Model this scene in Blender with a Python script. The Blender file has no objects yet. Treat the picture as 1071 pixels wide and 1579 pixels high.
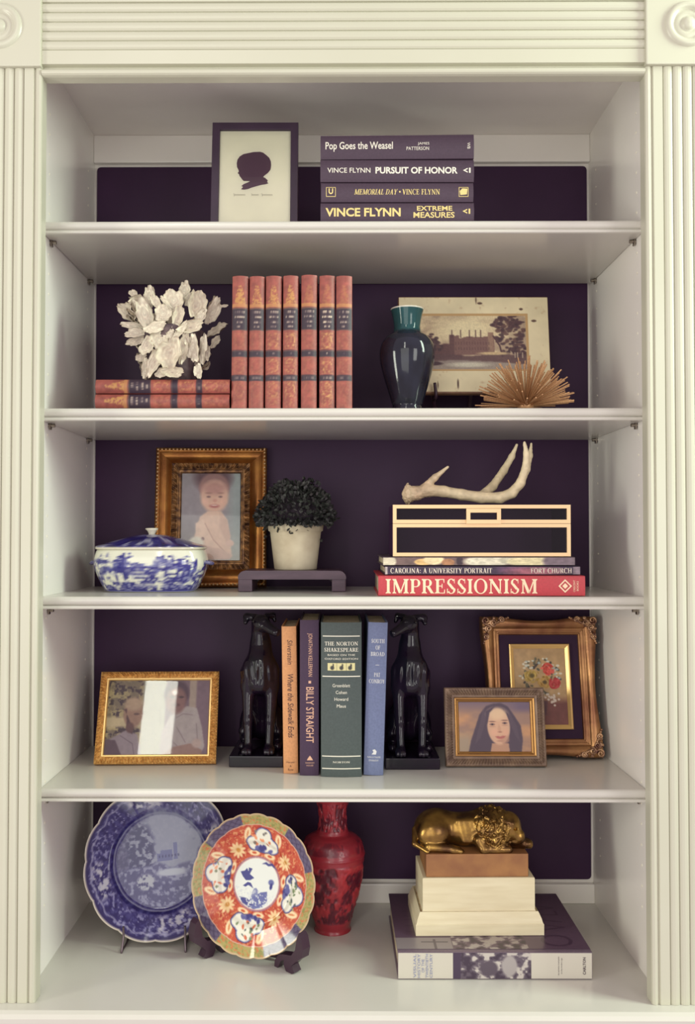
import bpy, bmesh, math
import numpy as np
from mathutils import Matrix, Vector

sc = bpy.context.scene
C = sc.collection
PI = math.pi
rad = math.radians
rng = np.random.default_rng(7)

# ------------------------------------------------------------------ camera
F_PX = 1450.0
PITCH, YAW, ROLL, PCX, PCY = 0.0241, 0.0062, 0.0003, 509.83, 791.2
EYE = np.array([-0.0091, -1.45, 1.4368])
cam = bpy.data.cameras.new('camera')
cam_o = bpy.data.objects.new('camera', cam)
C.objects.link(cam_o)
cam.sensor_fit = 'VERTICAL'
cam.sensor_height = 36.0
cam.lens = 36.0 * F_PX / 1579.0
cam.shift_x = (535.5 - PCX) / 1579.0
cam.shift_y = (PCY - 789.5) / 1579.0
cam.clip_start = 0.05
cam_o.location = EYE
cam_o.rotation_euler = (PI / 2 + PITCH, 0.0, YAW)
sc.camera = cam_o

# ------------------------------------------------------------------ light
sc.view_settings.view_transform = 'Standard'
sc.view_settings.look = 'None'
sc.view_settings.gamma = 1.0
sc.view_settings.exposure = 0.14
sc.view_settings.use_curve_mapping = False
world = bpy.data.worlds.new('world')
sc.world = world
world.use_nodes = True
bg = world.node_tree.nodes['Background']
bg.inputs['Color'].default_value = (1.0, 0.84, 0.92, 1)
bg.inputs['Strength'].default_value = 0.62


def area_light(name, loc, target, sx, sz, power, col):
    l = bpy.data.lights.new(name, 'AREA')
    l.shape = 'RECTANGLE'
    l.size, l.size_y = sx, sz
    l.energy = power
    l.color = col
    o = bpy.data.objects.new(name, l)
    C.objects.link(o)
    o.location = loc
    d = Vector(target) - Vector(loc)
    o.rotation_euler = d.to_track_quat('-Z', 'Y').to_euler()
    return o


area_light('window_light_right', (1.75, -0.55, 2.45), (0.4, 0, 1.9), 0.5, 1.2, 40, (0.84, 1.0, 0.82))
area_light('window_light_left', (-2.5, -1.5, 1.35), (0.4, 0, 1.9), 0.45, 1.5, 29, (0.96, 1.0, 0.84))
area_light('fill_panel_light', (-1.0, -4.0, 1.5), (-1.0, 0, 1.5), 2.6, 2.6, 36, (0.97, 1.0, 0.90))  # added frontal fill panel, made full height to brighten shelf undersides too
area_light('fill_panel_light_right', (2.4, -4.0, 1.8), (2.4, 0, 1.8), 1.3, 1.8, 36, (0.98, 1.0, 0.92))  # second fill panel, added to lift the right side from the front
area_light('window_light_tall', (-0.93, -4.0, 3.75), (-0.93, 0, 3.3), 0.22, 1.7, 18, (1.0, 1.0, 0.88))

# ------------------------------------------------------------------ survey helpers (photo pixel + depth -> metres)
_cp, _sp, _cy, _sy = math.cos(PITCH), math.sin(PITCH), math.cos(YAW), math.sin(YAW)
RCAM = np.array([[1, 0, 0], [0, 0, -1], [0, 1, 0.]]) @ np.array([[1, 0, 0], [0, _cp, _sp], [0, -_sp, _cp]]) @ np.array([[_cy, _sy, 0], [-_sy, _cy, 0], [0, 0, 1]])


def at(px, py, Y):
    m = RCAM.T @ np.array([(px - PCX) / F_PX, (py - PCY) / F_PX, 1.0])
    t = (Y + 1.45) / m[1]
    return EYE + m * t


def ax(px, Y):
    return float(at(px, 820, Y)[0])


def az(py, Y):
    return float(at(520, py, Y)[2])


# ------------------------------------------------------------------ colour and materials
def lin(c):
    c = np.asarray(c, float) / 255.0
    return np.where(c <= 0.04045, c / 12.92, ((c + 0.055) / 1.055) ** 2.4)


def rgba(c):
    return tuple(float(v) for v in lin(c)) + (1.0,)


def mat(name, col=None, rough=0.5, metal=0.0, coat=0.0, spec=0.5, var=None, scale=40.0, bump=0.0, bscale=200.0, stretch=(1, 1, 1), vcol=False, coat_rough=0.05):
    m = bpy.data.materials.new(name)
    m.use_nodes = True
    nt = m.node_tree
    b = nt.nodes['Principled BSDF']
    b.inputs['Roughness'].default_value = rough
    b.inputs['Metallic'].default_value = metal
    b.inputs['Coat Weight'].default_value = coat
    b.inputs['Coat Roughness'].default_value = coat_rough
    b.inputs['Specular IOR Level'].default_value = spec
    if vcol:
        a = nt.nodes.new('ShaderNodeAttribute')
        a.attribute_name = 'Col'
        nt.links.new(a.outputs['Color'], b.inputs['Base Color'])
    else:
        b.inputs['Base Color'].default_value = rgba(col)
    if var is not None or bump > 0:
        tc = nt.nodes.new('ShaderNodeTexCoord')
        mp = nt.nodes.new('ShaderNodeMapping')
        mp.inputs['Scale'].default_value = stretch
        nt.links.new(tc.outputs['Object'], mp.inputs['Vector'])
    if var is not None:
        n = nt.nodes.new('ShaderNodeTexNoise')
        n.inputs['Scale'].default_value = scale
        n.inputs['Detail'].default_value = 5.0
        nt.links.new(mp.outputs['Vector'], n.inputs['Vector'])
        r = nt.nodes.new('ShaderNodeValToRGB')
        r.color_ramp.elements[0].position = 0.35
        r.color_ramp.elements[1].position = 0.68
        r.color_ramp.elements[0].color = rgba(var)
        r.color_ramp.elements[1].color = rgba(col)
        nt.links.new(n.outputs['Fac'], r.inputs['Fac'])
        nt.links.new(r.outputs['Color'], b.inputs['Base Color'])
    if bump > 0:
        n2 = nt.nodes.new('ShaderNodeTexNoise')
        n2.inputs['Scale'].default_value = bscale
        n2.inputs['Detail'].default_value = 3.0
        nt.links.new(mp.outputs['Vector'], n2.inputs['Vector'])
        bp = nt.nodes.new('ShaderNodeBump')
        bp.inputs['Strength'].default_value = bump
        bp.inputs['Distance'].default_value = 0.002
        nt.links.new(n2.outputs['Fac'], bp.inputs['Height'])
        nt.links.new(bp.outputs['Normal'], b.inputs['Normal'])
    return m


def glass_mat(name, tint=(1, 1, 1)):
    m = bpy.data.materials.new(name)
    m.use_nodes = True
    nt = m.node_tree
    for n in list(nt.nodes):
        nt.nodes.remove(n)
    o = nt.nodes.new('ShaderNodeOutputMaterial')
    mx = nt.nodes.new('ShaderNodeMixShader')
    fr = nt.nodes.new('ShaderNodeFresnel')
    fr.inputs['IOR'].default_value = 1.5
    t = nt.nodes.new('ShaderNodeBsdfTransparent')
    t.inputs['Color'].default_value = tuple(tint) + (1,)
    g = nt.nodes.new('ShaderNodeBsdfGlossy')
    g.inputs['Roughness'].default_value = 0.02
    nt.links.new(fr.outputs[0], mx.inputs[0])
    nt.links.new(t.outputs[0], mx.inputs[1])
    nt.links.new(g.outputs[0], mx.inputs[2])
    nt.links.new(mx.outputs[0], o.inputs[0])
    return m


M = {}
M['white'] = mat('white_gloss_paint_lifted', (246, 241, 234), rough=0.2, var=(243, 238, 230), scale=6, bump=0.03, bscale=60)  # interior white raised so the case looks better lit inside
M['trim'] = mat('white_trim_paint_dimmed', (196, 194, 175), rough=0.3, var=(192, 190, 170), scale=5)  # trim white darkened to hold down its light against the interior
M['purple'] = mat('dark_aubergine_paint', (60, 33, 65), rough=0.5, spec=0.3, var=(54, 29, 59), scale=9, bump=0.05, bscale=150)
M['shelf'] = mat('white_shelf_paint_dimmed', (208, 204, 195), rough=0.2, var=(204, 200, 190), scale=6, bump=0.03, bscale=60)  # interior white darkened here because lit shelf edges came out too bright
M['pin'] = mat('shelf_pin_metal', (150, 140, 130), rough=0.3, metal=1.0)
M['peg'] = mat('peg_hole_plug', (235, 228, 210), rough=0.4)
M['glass'] = glass_mat('clear_glass')
M['print'] = mat('print', vcol=True, rough=0.55)
M['glaze'] = mat('painted_glaze', vcol=True, rough=0.12, coat=0.6)
M['leather'] = mat('tooled_leather', vcol=True, rough=0.5, bump=0.15, bscale=400)
M['card'] = mat('grey_card_backing', (70, 58, 56), rough=0.9)
M['pages'] = mat('book_pages', (216, 202, 172), rough=0.9, var=(186, 170, 140), scale=60, stretch=(1, 1, 40))
M['black_wood'] = mat('black_wood', (58, 40, 60), rough=0.45, var=(50, 34, 52), scale=20)


# ------------------------------------------------------------------ object helpers
def link(name, verts, faces, m, parent=None, smooth=False, col=None):
    me = bpy.data.meshes.new(name)
    verts = np.asarray(verts, float)
    me.from_pydata(verts.tolist(), [], faces if isinstance(faces, list) else faces.tolist())
    if m is not None:
        me.materials.append(m)
    if smooth:
        me.polygons.foreach_set('use_smooth', np.ones(len(me.polygons), bool))
    if col is not None:
        a = me.color_attributes.new('Col', 'FLOAT_COLOR', 'POINT')
        cc = np.ones((len(verts), 4), np.float32)
        cc[:, :3] = lin(np.clip(col, 0, 255))
        a.data.foreach_set('color', cc.ravel())
    me.update()
    o = bpy.data.objects.new(name, me)
    C.objects.link(o)
    if parent is not None:
        o.parent = parent
    return o


def thing(name, label, cat, loc=(0, 0, 0), rot=(0, 0, 0), group=None):
    o = bpy.data.objects.new(name, None)
    o.empty_display_size = 0.02
    C.objects.link(o)
    o.location = loc
    o.rotation_euler = rot
    o['label'] = label
    o['category'] = cat
    if group:
        o['group'] = group
    return o


def struct(o):
    o['kind'] = 'structure'
    return o


class MB:
    def __init__(s):
        s.v, s.f, s.c, s.n = [], [], [], 0

    def add(s, v, f, col=None):
        v = np.asarray(v, float)
        f = f if isinstance(f, list) else f.tolist()
        s.f += [[i + s.n for i in q] for q in f]
        s.v.append(v)
        if col is not None:
            s.c.append(np.broadcast_to(np.asarray(col, float), (len(v), 3)))
        s.n += len(v)
        return s

    def box(s, x0, x1, y0, y1, z0, z1, col=None):
        v = [(x, y, z) for x in (x0, x1) for y in (y0, y1) for z in (z0, z1)]
        f = [[0, 1, 3, 2], [4, 6, 7, 5], [0, 4, 5, 1], [2, 3, 7, 6], [0, 2, 6, 4], [1, 5, 7, 3]]
        return s.add(v, f, col)

    def build(s, name, m, parent=None, smooth=False):
        return link(name, np.concatenate(s.v), s.f, m, parent, smooth, np.concatenate(s.c) if s.c else None)


def bevel_box(name, x0, x1, y0, y1, z0, z1, bev, m, parent=None, seg=2):
    bm = bmesh.new()
    bmesh.ops.create_cube(bm, size=1.0)
    for v in bm.verts:
        v.co = ((x0 + x1) / 2 + v.co.x * (x1 - x0), (y0 + y1) / 2 + v.co.y * (y1 - y0), (z0 + z1) / 2 + v.co.z * (z1 - z0))
    if bev > 0:
        bmesh.ops.bevel(bm, geom=list(bm.edges), offset=bev, segments=seg, affect='EDGES', profile=0.6)
    me = bpy.data.meshes.new(name)
    bm.to_mesh(me)
    bm.free()
    me.materials.append(m)
    o = bpy.data.objects.new(name, me)
    C.objects.link(o)
    if parent is not None:
        o.parent = parent
    return o


def gridfaces(nu, nv, close_u=False, close_v=False):
    iu = np.arange(nu if close_u else nu - 1)
    iv = np.arange(nv if close_v else nv - 1)
    a, b = np.meshgrid(iu, iv, indexing='ij')
    a, b = a.ravel(), b.ravel()
    a2, b2 = (a + 1) % nu, (b + 1) % nv
    return np.stack([a * nv + b, a2 * nv + b, a2 * nv + b2, a * nv + b2], 1)


def extrude(name, prof, axis, a0, a1, m, parent=None, smooth=False):
    """closed profile polygon (list of 2-d points) extruded along an axis; 'x': profile is (y,z), 'y': (x,z), 'z': (x,y)"""
    n = len(prof)
    v = []
    for a in (a0, a1):
        for p, q in prof:
            v.append({'x': (a, p, q), 'y': (p, a, q), 'z': (p, q, a)}[axis])
    f = [[i, (i + 1) % n, n + (i + 1) % n, n + i] for i in range(n)]
    f += [list(range(n))[::-1], list(range(n, 2 * n))]
    o = link(name, v, f, m, parent, smooth)
    bm = bmesh.new()
    bm.from_mesh(o.data)
    bmesh.ops.recalc_face_normals(bm, faces=bm.faces)
    bm.to_mesh(o.data)
    bm.free()
    return o


def lathe(name, prof, m, parent=None, n=64, sx=1.0, sy=1.0, colf=None, disp=None, expo=2.0):
    """prof (r,z) from the bottom up; superellipse exponent expo; colf(theta,z)->rgb ; disp(theta,z,i)->dr"""
    p = np.array(prof, float)
    th = np.linspace(0, 2 * PI, n, endpoint=False)
    T, R = np.meshgrid(th, p[:, 0], indexing='ij')
    Z = np.broadcast_to(p[:, 1], T.shape)
    if disp is not None:
        R = R + disp(T, Z)
    k = (np.abs(np.cos(T)) ** expo + np.abs(np.sin(T)) ** expo) ** (-1 / expo)
    X, Y = R * k * np.cos(T) * sx, R * k * np.sin(T) * sy
    v = np.stack([X, Y, Z], -1).reshape(-1, 3)
    f = gridfaces(n, len(p), close_u=True).tolist()
    col = None
    if colf is not None:
        col = colf(T, Z).reshape(-1, 3)
    return link(name, v, f, m, parent, True, col)


def smooth_curve(pts, n):
    pts = np.array(pts, float)
    t = np.linspace(0, len(pts) - 1, n)
    i = np.clip(t.astype(int), 0, len(pts) - 2)
    u = (t - i)[:, None]
    P = lambda k: pts[np.clip(k, 0, len(pts) - 1)]
    a, b, c, d = P(i - 1), P(i), P(i + 1), P(i + 2)
    return 0.5 * (2 * b + (c - a) * u + (2 * a - 5 * b + 4 * c - d) * u ** 2 + (3 * b - a - 3 * c + d) * u ** 3)


def tube(mb, pts, r, n=8, cap=True, col=None):
    pts = np.array(pts, float)
    r = np.broadcast_to(np.asarray(r, float), (len(pts),))
    d = np.gradient(pts, axis=0)
    d /= np.linalg.norm(d, axis=1)[:, None] + 1e-12
    up = np.array([0.13, 0.27, 0.95]) if abs(d[0] @ np.array([0.13, 0.27, 0.95])) < 0.9 else np.array([1, 0.1, 0.0])
    v = []
    for p, t, rr in zip(pts, d, r):
        a = np.cross(up, t)
        a /= np.linalg.norm(a)
        b = np.cross(t, a)
        up = b
        for k in range(n):
            th = 2 * PI * k / n
            v.append(p + rr * (math.cos(th) * a + math.sin(th) * b))
    f = gridfaces(len(pts), n, close_v=True).tolist()
    if cap:
        f += [list(range(n))[::-1], [(len(pts) - 1) * n + k for k in range(n)]]
    mb.add(v, f, col)
    return mb


def ball(mb, c, r, nu=10, nv=7, col=None):
    r = np.broadcast_to(np.asarray(r, float), (3,))
    th = np.linspace(0, 2 * PI, nu, endpoint=False)
    ph = np.linspace(-PI / 2, PI / 2, nv)
    T, Pp = np.meshgrid(th, ph, indexing='ij')
    v = np.stack([np.cos(T) * np.cos(Pp) * r[0] + c[0], np.sin(T) * np.cos(Pp) * r[1] + c[1], np.sin(Pp) * r[2] + c[2]], -1).reshape(-1, 3)
    mb.add(v, gridfaces(nu, nv, close_u=True).tolist(), col)
    return mb


# ------------------------------------------------------------------ numpy noise, canvas, implicit surfaces
def _hash(i, j, k):
    h = (i.astype(np.int64) * 374761393 + j.astype(np.int64) * 668265263 + k.astype(np.int64) * 2147483647) & 0xffffffff
    h = ((h ^ (h >> 13)) * 1274126177) & 0xffffffff
    return ((h ^ (h >> 16)) & 0xffff) / 65535.0


def vnoise(x, y, z=0.0):
    x, y, z = np.broadcast_arrays(np.asarray(x, float), np.asarray(y, float), np.asarray(z, float))
    xi, yi, zi = np.floor(x), np.floor(y), np.floor(z)
    u, v, w = x - xi, y - yi, z - zi
    u, v, w = u * u * (3 - 2 * u), v * v * (3 - 2 * v), w * w * (3 - 2 * w)
    out = 0
    for a in (0, 1):
        for b in (0, 1):
            for c in (0, 1):
                out = out + _hash(xi + a, yi + b, zi + c) * (u if a else 1 - u) * (v if b else 1 - v) * (w if c else 1 - w)
    return out


def fbm(x, y, z=0.0, o=4):
    s, a, t = 0, 0.5, 0
    for k in range(o):
        s = s + a * vnoise(x * 2 ** k + 17 * k, y * 2 ** k + 5 * k, z * 2 ** k)
        t += a
        a *= 0.5
    return s / t


class Cv:
    """a small picture painted in numpy; y runs down"""

    def __init__(s, w, h, bg):
        s.w, s.h = w, h
        s.c = np.ones((h, w, 3)) * np.asarray(bg, float)
        s.Y, s.X = np.mgrid[0:h, 0:w].astype(float)

    def mix(s, m, col):
        m = np.clip(np.asarray(m).astype(float), 0, 1)[..., None]
        s.c = s.c * (1 - m) + np.asarray(col, float) * m

    def ell(s, cx, cy, rx, ry, col, soft=0.12, rot=0, a=1.0):
        dx, dy = s.X - cx, s.Y - cy
        c, n = math.cos(rot), math.sin(rot)
        d = np.sqrt(((dx * c + dy * n) / rx) ** 2 + ((-dx * n + dy * c) / ry) ** 2)
        s.mix(np.clip((1 - d) / soft + 0.5, 0, 1) * a, col)

    def polymask(s, pts):
        ins = np.zeros(s.X.shape, bool)
        n = len(pts)
        for i in range(n):
            x0, y0 = pts[i]
            x1, y1 = pts[(i + 1) % n]
            if y0 == y1:
                continue
            cnd = ((y0 > s.Y) != (y1 > s.Y)) & (s.X < (x1 - x0) * (s.Y - y0) / (y1 - y0) + x0)
            ins ^= cnd
        return ins.astype(float)

    def blur(s, m, k=1):
        for _ in range(k):
            p = np.pad(m, 1, mode='edge')
            m = (p[1:-1, 1:-1] * 2 + p[:-2, 1:-1] + p[2:, 1:-1] + p[1:-1, :-2] + p[1:-1, 2:]) / 6
        return m

    def poly(s, pts, col, a=1.0, k=1):
        s.mix(s.blur(s.polymask(pts), k) * a, col)

    def line(s, pts, w, col, a=1.0):
        d = np.full(s.X.shape, 1e9)
        for (x0, y0), (x1, y1) in zip(pts[:-1], pts[1:]):
            L = (x1 - x0) ** 2 + (y1 - y0) ** 2 + 1e-9
            t = np.clip(((s.X - x0) * (x1 - x0) + (s.Y - y0) * (y1 - y0)) / L, 0, 1)
            d = np.minimum(d, np.hypot(s.X - x0 - t * (x1 - x0), s.Y - y0 - t * (y1 - y0)))
        s.mix(np.clip(w / 2 - d + 0.5, 0, 1) * a, col)

    def grain(s, sc_, amp, seed=0):
        s.c = s.c * (1 + amp * (fbm(s.X / sc_, s.Y / sc_, seed) - 0.5)[..., None])

    def sample(s, u, v):
        x = np.clip(np.asarray(u) * (s.w - 1), 0, s.w - 1.001)
        y = np.clip(np.asarray(v) * (s.h - 1), 0, s.h - 1.001)
        i, j = x.astype(int), y.astype(int)
        a, b = (x - i)[..., None], (y - j)[..., None]
        c = s.c
        return (c[j, i] * (1 - a) + c[j, i + 1] * a) * (1 - b) + (c[j + 1, i] * (1 - a) + c[j + 1, i + 1] * a) * b


def print_mesh(name, cv, x0, x1, z0, z1, y, m, parent):
    v = np.stack([x0 + (x1 - x0) * cv.X / (cv.w - 1), np.full(cv.X.shape, y), z1 - (z1 - z0) * cv.Y / (cv.h - 1)], -1).reshape(-1, 3)
    return link(name, v, gridfaces(cv.h, cv.w), m, parent, False, cv.c.reshape(-1, 3))


def smin(a, b, k):
    h = np.clip(0.5 + 0.5 * (b - a) / k, 0, 1)
    return b * (1 - h) + a * h - k * h * (1 - h)


def rcone(P, a, b, ra, rb):
    a, b = np.array(a, np.float32), np.array(b, np.float32)
    ab = b - a
    t = np.clip(((P - a) @ ab) / (ab @ ab + 1e-12), 0, 1)
    return np.linalg.norm(P - a - t[..., None] * ab, axis=-1) - (ra + (rb - ra) * t)


def ellip(P, c, r):
    r = np.array(r, np.float32)
    q = (P - np.array(c, np.float32)) / r
    k0 = np.linalg.norm(q, axis=-1)
    k1 = np.linalg.norm(q / r, axis=-1) + 1e-9
    return k0 * (k0 - 1.0) / k1


def surface(fn, lo, hi, h):
    """surface nets of an implicit function"""
    ax_ = [np.arange(lo[i], hi[i] + h, h, dtype=np.float32) for i in range(3)]
    G = np.stack(np.meshgrid(*ax_, indexing='ij'), -1)
    D = np.empty(G.shape[:3], np.float32)
    for i in range(0, G.shape[0], 24):
        D[i:i + 24] = fn(G[i:i + 24])
    n = np.array(D.shape)
    S = D < 0
    cnt = np.zeros(n - 1, np.float32)
    acc = np.zeros(tuple(n - 1) + (3,), np.float32)
    sl = lambda o: tuple(slice(o[i], n[i] - 1 + o[i]) for i in range(3))
    cs = [(a, b, c) for a in (0, 1) for b in (0, 1) for c in (0, 1)]
    for p in cs:
        for ax3 in range(3):
            if p[ax3]:
                continue
            q = list(p)
            q[ax3] = 1
            d0, d1 = D[sl(p)], D[sl(q)]
            x = (d0 < 0) != (d1 < 0)
            t = np.where(x, d0 / np.where(x, d0 - d1, 1), 0)
            for k in range(3):
                acc[..., k] += np.where(x, p[k] + (t if k == ax3 else 0), 0)
            cnt += x
    act = cnt > 0
    idx = np.full(act.shape, -1, np.int64)
    idx[act] = np.arange(act.sum())
    ijk = np.argwhere(act)
    V = (ijk + acc[act] / cnt[act][:, None]) * h + np.array([a[0] for a in ax_])
    faces = []
    for ax3 in range(3):
        u, w = (ax3 + 1) % 3, (ax3 + 2) % 3
        s0 = [slice(None)] * 3
        s1 = [slice(None)] * 3
        s0[ax3] = slice(0, -1)
        s1[ax3] = slice(1, None)
        A, B = S[tuple(s0)], S[tuple(s1)]
        for flip in (False, True):
            e = np.argwhere((A & ~B) if not flip else (~A & B))
            e = e[(e[:, u] > 0) & (e[:, w] > 0) & (e[:, u] < n[u] - 1) & (e[:, w] < n[w] - 1)]
            q = []
            for du, dw in ((-1, -1), (0, -1), (0, 0), (-1, 0)):
                c = e.copy()
                c[:, u] += du
                c[:, w] += dw
                q.append(idx[c[:, 0], c[:, 1], c[:, 2]])
            q = np.stack(q, 1)
            if flip:
                q = q[:, ::-1]
            faces.append(q)
    return V, np.concatenate(faces)


# ------------------------------------------------------------------ lettering
_SERIF = {}


def _serif_glyphs():
    W, T = 0.17, 0.055

    def stem(x, y0=0.0, y1=1.0, w=W, s0=True, s1=True, sw=0.085):
        r = [[(x, y0), (x + w, y0), (x + w, y1), (x, y1)]]
        for on, y, d in ((s0, y0, 1), (s1, y1, -1)):
            if on:
                r.append([(x - sw, y), (x + w + sw, y), (x + w + sw, y + d * T * 0.8), (x + w, y + d * 0.12), (x, y + d * 0.12), (x - sw, y + d * T * 0.8)])
        return r

    def bar(x0, x1, y, t=T, ser=0):
        r = [[(x0, y), (x1, y), (x1, y + t), (x0, y + t)]]
        if ser:
            r.append([(x1 - 0.05, y + t / 2 - 0.15), (x1, y + t / 2 - 0.15), (x1, y + t / 2 + 0.15), (x1 - 0.05, y + t / 2 + 0.15)])
        return r

    def diag(x0, y0, x1, y1, w):
        return [[(x0 - w / 2, y0), (x0 + w / 2, y0), (x1 + w / 2, y1), (x1 - w / 2, y1)]]

    def foot(x, y, w=0.3):
        t = T * 0.9 if y == 0 else -T * 0.9
        return [[(x - w / 2, y), (x + w / 2, y), (x + w / 2, y + t), (x - w / 2, y + t)]]

    def arc(cx, cy, rx, ry, a0, a1, w=W, t=T, n=14):
        r = []
        pts = []
        for k in range(n + 1):
            a = rad(a0 + (a1 - a0) * k / n)
            th = t + (w - t) * abs(math.cos(a)) ** 1.6
            c, s = math.cos(a), math.sin(a)
            pts.append(((cx + rx * c, cy + ry * s), (cx + (rx - th) * c, cy + (ry - min(th, ry * 0.8)) * s)))
        for p, q in zip(pts[:-1], pts[1:]):
            r.append([p[0], q[0], q[1], p[1]])
        return r

    g = _SERIF
    g['I'] = (0.36, stem(0.095))
    g['L'] = (0.66, stem(0.1) + bar(0.2, 0.64, 0) + [[(0.58, 0), (0.64, 0), (0.64, 0.3), (0.6, 0.3)]])
    g['E'] = (0.7, stem(0.1) + bar(0.2, 0.66, 0) + bar(0.2, 0.62, 1 - T) + bar(0.2, 0.5, 0.49, ser=1) + [[(0.58, 0), (0.66, 0), (0.66, 0.28), (0.62, 0.28)], [(0.55, 1), (0.62, 1), (0.62, 0.74), (0.58, 0.74)]])
    g['F'] = (0.66, stem(0.1) + bar(0.2, 0.62, 1 - T) + bar(0.2, 0.5, 0.49, ser=1) + [[(0.55, 1), (0.62, 1), (0.62, 0.74), (0.58, 0.74)]])
    g['H'] = (0.9, stem(0.1) + stem(0.63) + bar(0.2, 0.7, 0.48))
    g['T'] = (0.76, stem(0.295, s1=False) + bar(0.02, 0.74, 1 - T) + [[(0.02, 1), (0.02, 0.74), (0.06, 0.74), (0.09, 1)], [(0.74, 1), (0.74, 0.74), (0.70, 0.74), (0.67, 1)]])
    g['P'] = (0.7, stem(0.1) + bar(0.2, 0.42, 1 - T) + bar(0.2, 0.42, 0.44) + arc(0.4, 0.72, 0.28, 0.28, -90, 90))
    g['R'] = (0.8, stem(0.1) + bar(0.2, 0.42, 1 - T) + bar(0.2, 0.42, 0.46) + arc(0.4, 0.73, 0.27, 0.27, -90, 90) + diag(0.42, 0.5, 0.7, 0, 0.2) + foot(0.72, 0, 0.22))
    g['B'] = (0.74, stem(0.1) + bar(0.2, 0.42, 1 - T) + bar(0.2, 0.42, 0.5) + bar(0.2, 0.42, 0) + arc(0.38, 0.765, 0.26, 0.235, -90, 90) + arc(0.4, 0.26, 0.3, 0.27, -90, 90))
    g['D'] = (0.86, stem(0.1) + bar(0.2, 0.42, 1 - T) + bar(0.2, 0.42, 0) + arc(0.38, 0.5, 0.44, 0.5, -90, 90))
    g['O'] = (0.9, arc(0.45, 0.5, 0.43, 0.53, 0, 360, n=28))
    g['C'] = (0.82, arc(0.46, 0.5, 0.44, 0.53, 50, 310, n=22) + [[(0.7, 0.93), (0.76, 1.0), (0.76, 0.68), (0.73, 0.68)]])
    g['G'] = (0.86, g['C'][1] + stem(0.62, 0.05, 0.42, s0=False))
    g['S'] = (0.62, arc(0.31, 0.755, 0.25, 0.27, 40, 200, w=0.14) + diag(0.47, 0.28, 0.15, 0.70, 0.21) + arc(0.31, 0.255, 0.27, 0.28, -150, 20, w=0.14) + [[(0.48, 1.0), (0.53, 1.0), (0.53, 0.7), (0.50, 0.7)], [(0.04, 0), (0.08, 0), (0.1, 0.33), (0.04, 0.33)]])
    g['U'] = (0.88, stem(0.1, 0.3, 1, s0=False) + stem(0.66, 0.3, 1, w=0.07, s0=False) + arc(0.415, 0.32, 0.315, 0.34, 180, 360))
    g['V'] = (0.84, diag(0.18, 1, 0.42, 0, 0.2) + diag(0.7, 1, 0.44, 0, 0.08) + foot(0.18, 1) + foot(0.7, 1, 0.24))
    g['A'] = (0.86, diag(0.42, 1.02, 0.68, 0, 0.2) + diag(0.42, 1.02, 0.17, 0, 0.08) + bar(0.25, 0.58, 0.32) + foot(0.16, 0, 0.24) + foot(0.7, 0))
    g['N'] = (0.92, stem(0.12, w=0.075) + stem(0.72, w=0.075, s0=False) + diag(0.14, 1, 0.76, 0, 0.2))
    g['M'] = (1.1, stem(0.12, w=0.075) + stem(0.83, w=W) + diag(0.17, 1, 0.54, 0.02, 0.19) + diag(0.88, 1, 0.55, 0.02, 0.08))
    g['K'] = (0.86, stem(0.1) + diag(0.3, 0.45, 0.68, 1, 0.08) + diag(0.4, 0.55, 0.7, 0, 0.2) + foot(0.7, 1, 0.22) + foot(0.72, 0, 0.24))
    g['Y'] = (0.82, stem(0.33, 0, 0.48, s1=False) + diag(0.15, 1, 0.4, 0.45, 0.19) + diag(0.68, 1, 0.44, 0.45, 0.08) + foot(0.16, 1, 0.28) + foot(0.68, 1, 0.22))
    g[' '] = (0.36, [])
    g[':'] = (0.3, [[(0.08, 0.05), (0.22, 0.05), (0.22, 0.2), (0.08, 0.2)], [(0.08, 0.5), (0.22, 0.5), (0.22, 0.65), (0.08, 0.65)]])
    g['.'] = (0.4, [[(0.1, 0.4), (0.28, 0.4), (0.28, 0.58), (0.1, 0.58)]])


_serif_glyphs()


def glyph_mesh(txt, font, bold=0.0, shear=0.0):
    if font == 'serif':
        v, f, x = [], [], 0.0
        for ch in txt:
            w, polys = _SERIF[ch]
            for p in polys:
                f.append(list(range(len(v), len(v) + len(p))))
                v += [(x + a, b) for a, b in p]
            x += w + 0.05
        v = np.array(v, float)
    else:
        cu = bpy.data.curves.new('lettering', 'FONT')
        cu.body = txt
        cu.size = 1.0
        cu.offset = bold
        cu.shear = shear
        cu.resolution_u = 3
        o = bpy.data.objects.new('lettering', cu)
        C.objects.link(o)
        dg = bpy.context.evaluated_depsgraph_get()
        me = bpy.data.meshes.new_from_object(o.evaluated_get(dg))
        v = np.array([q.co[:2] for q in me.vertices])
        f = [list(p.vertices) for p in me.polygons]
        bpy.data.objects.remove(o)
        bpy.data.curves.remove(cu)
        bpy.data.meshes.remove(me)
    return v, f


INK = {}


def ink(col, metal=0.0, rough=0.5):
    k = (tuple(col), metal)
    if k not in INK:
        INK[k] = mat('lettering_ink', col, rough=rough, metal=metal)
    return INK[k]


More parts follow.
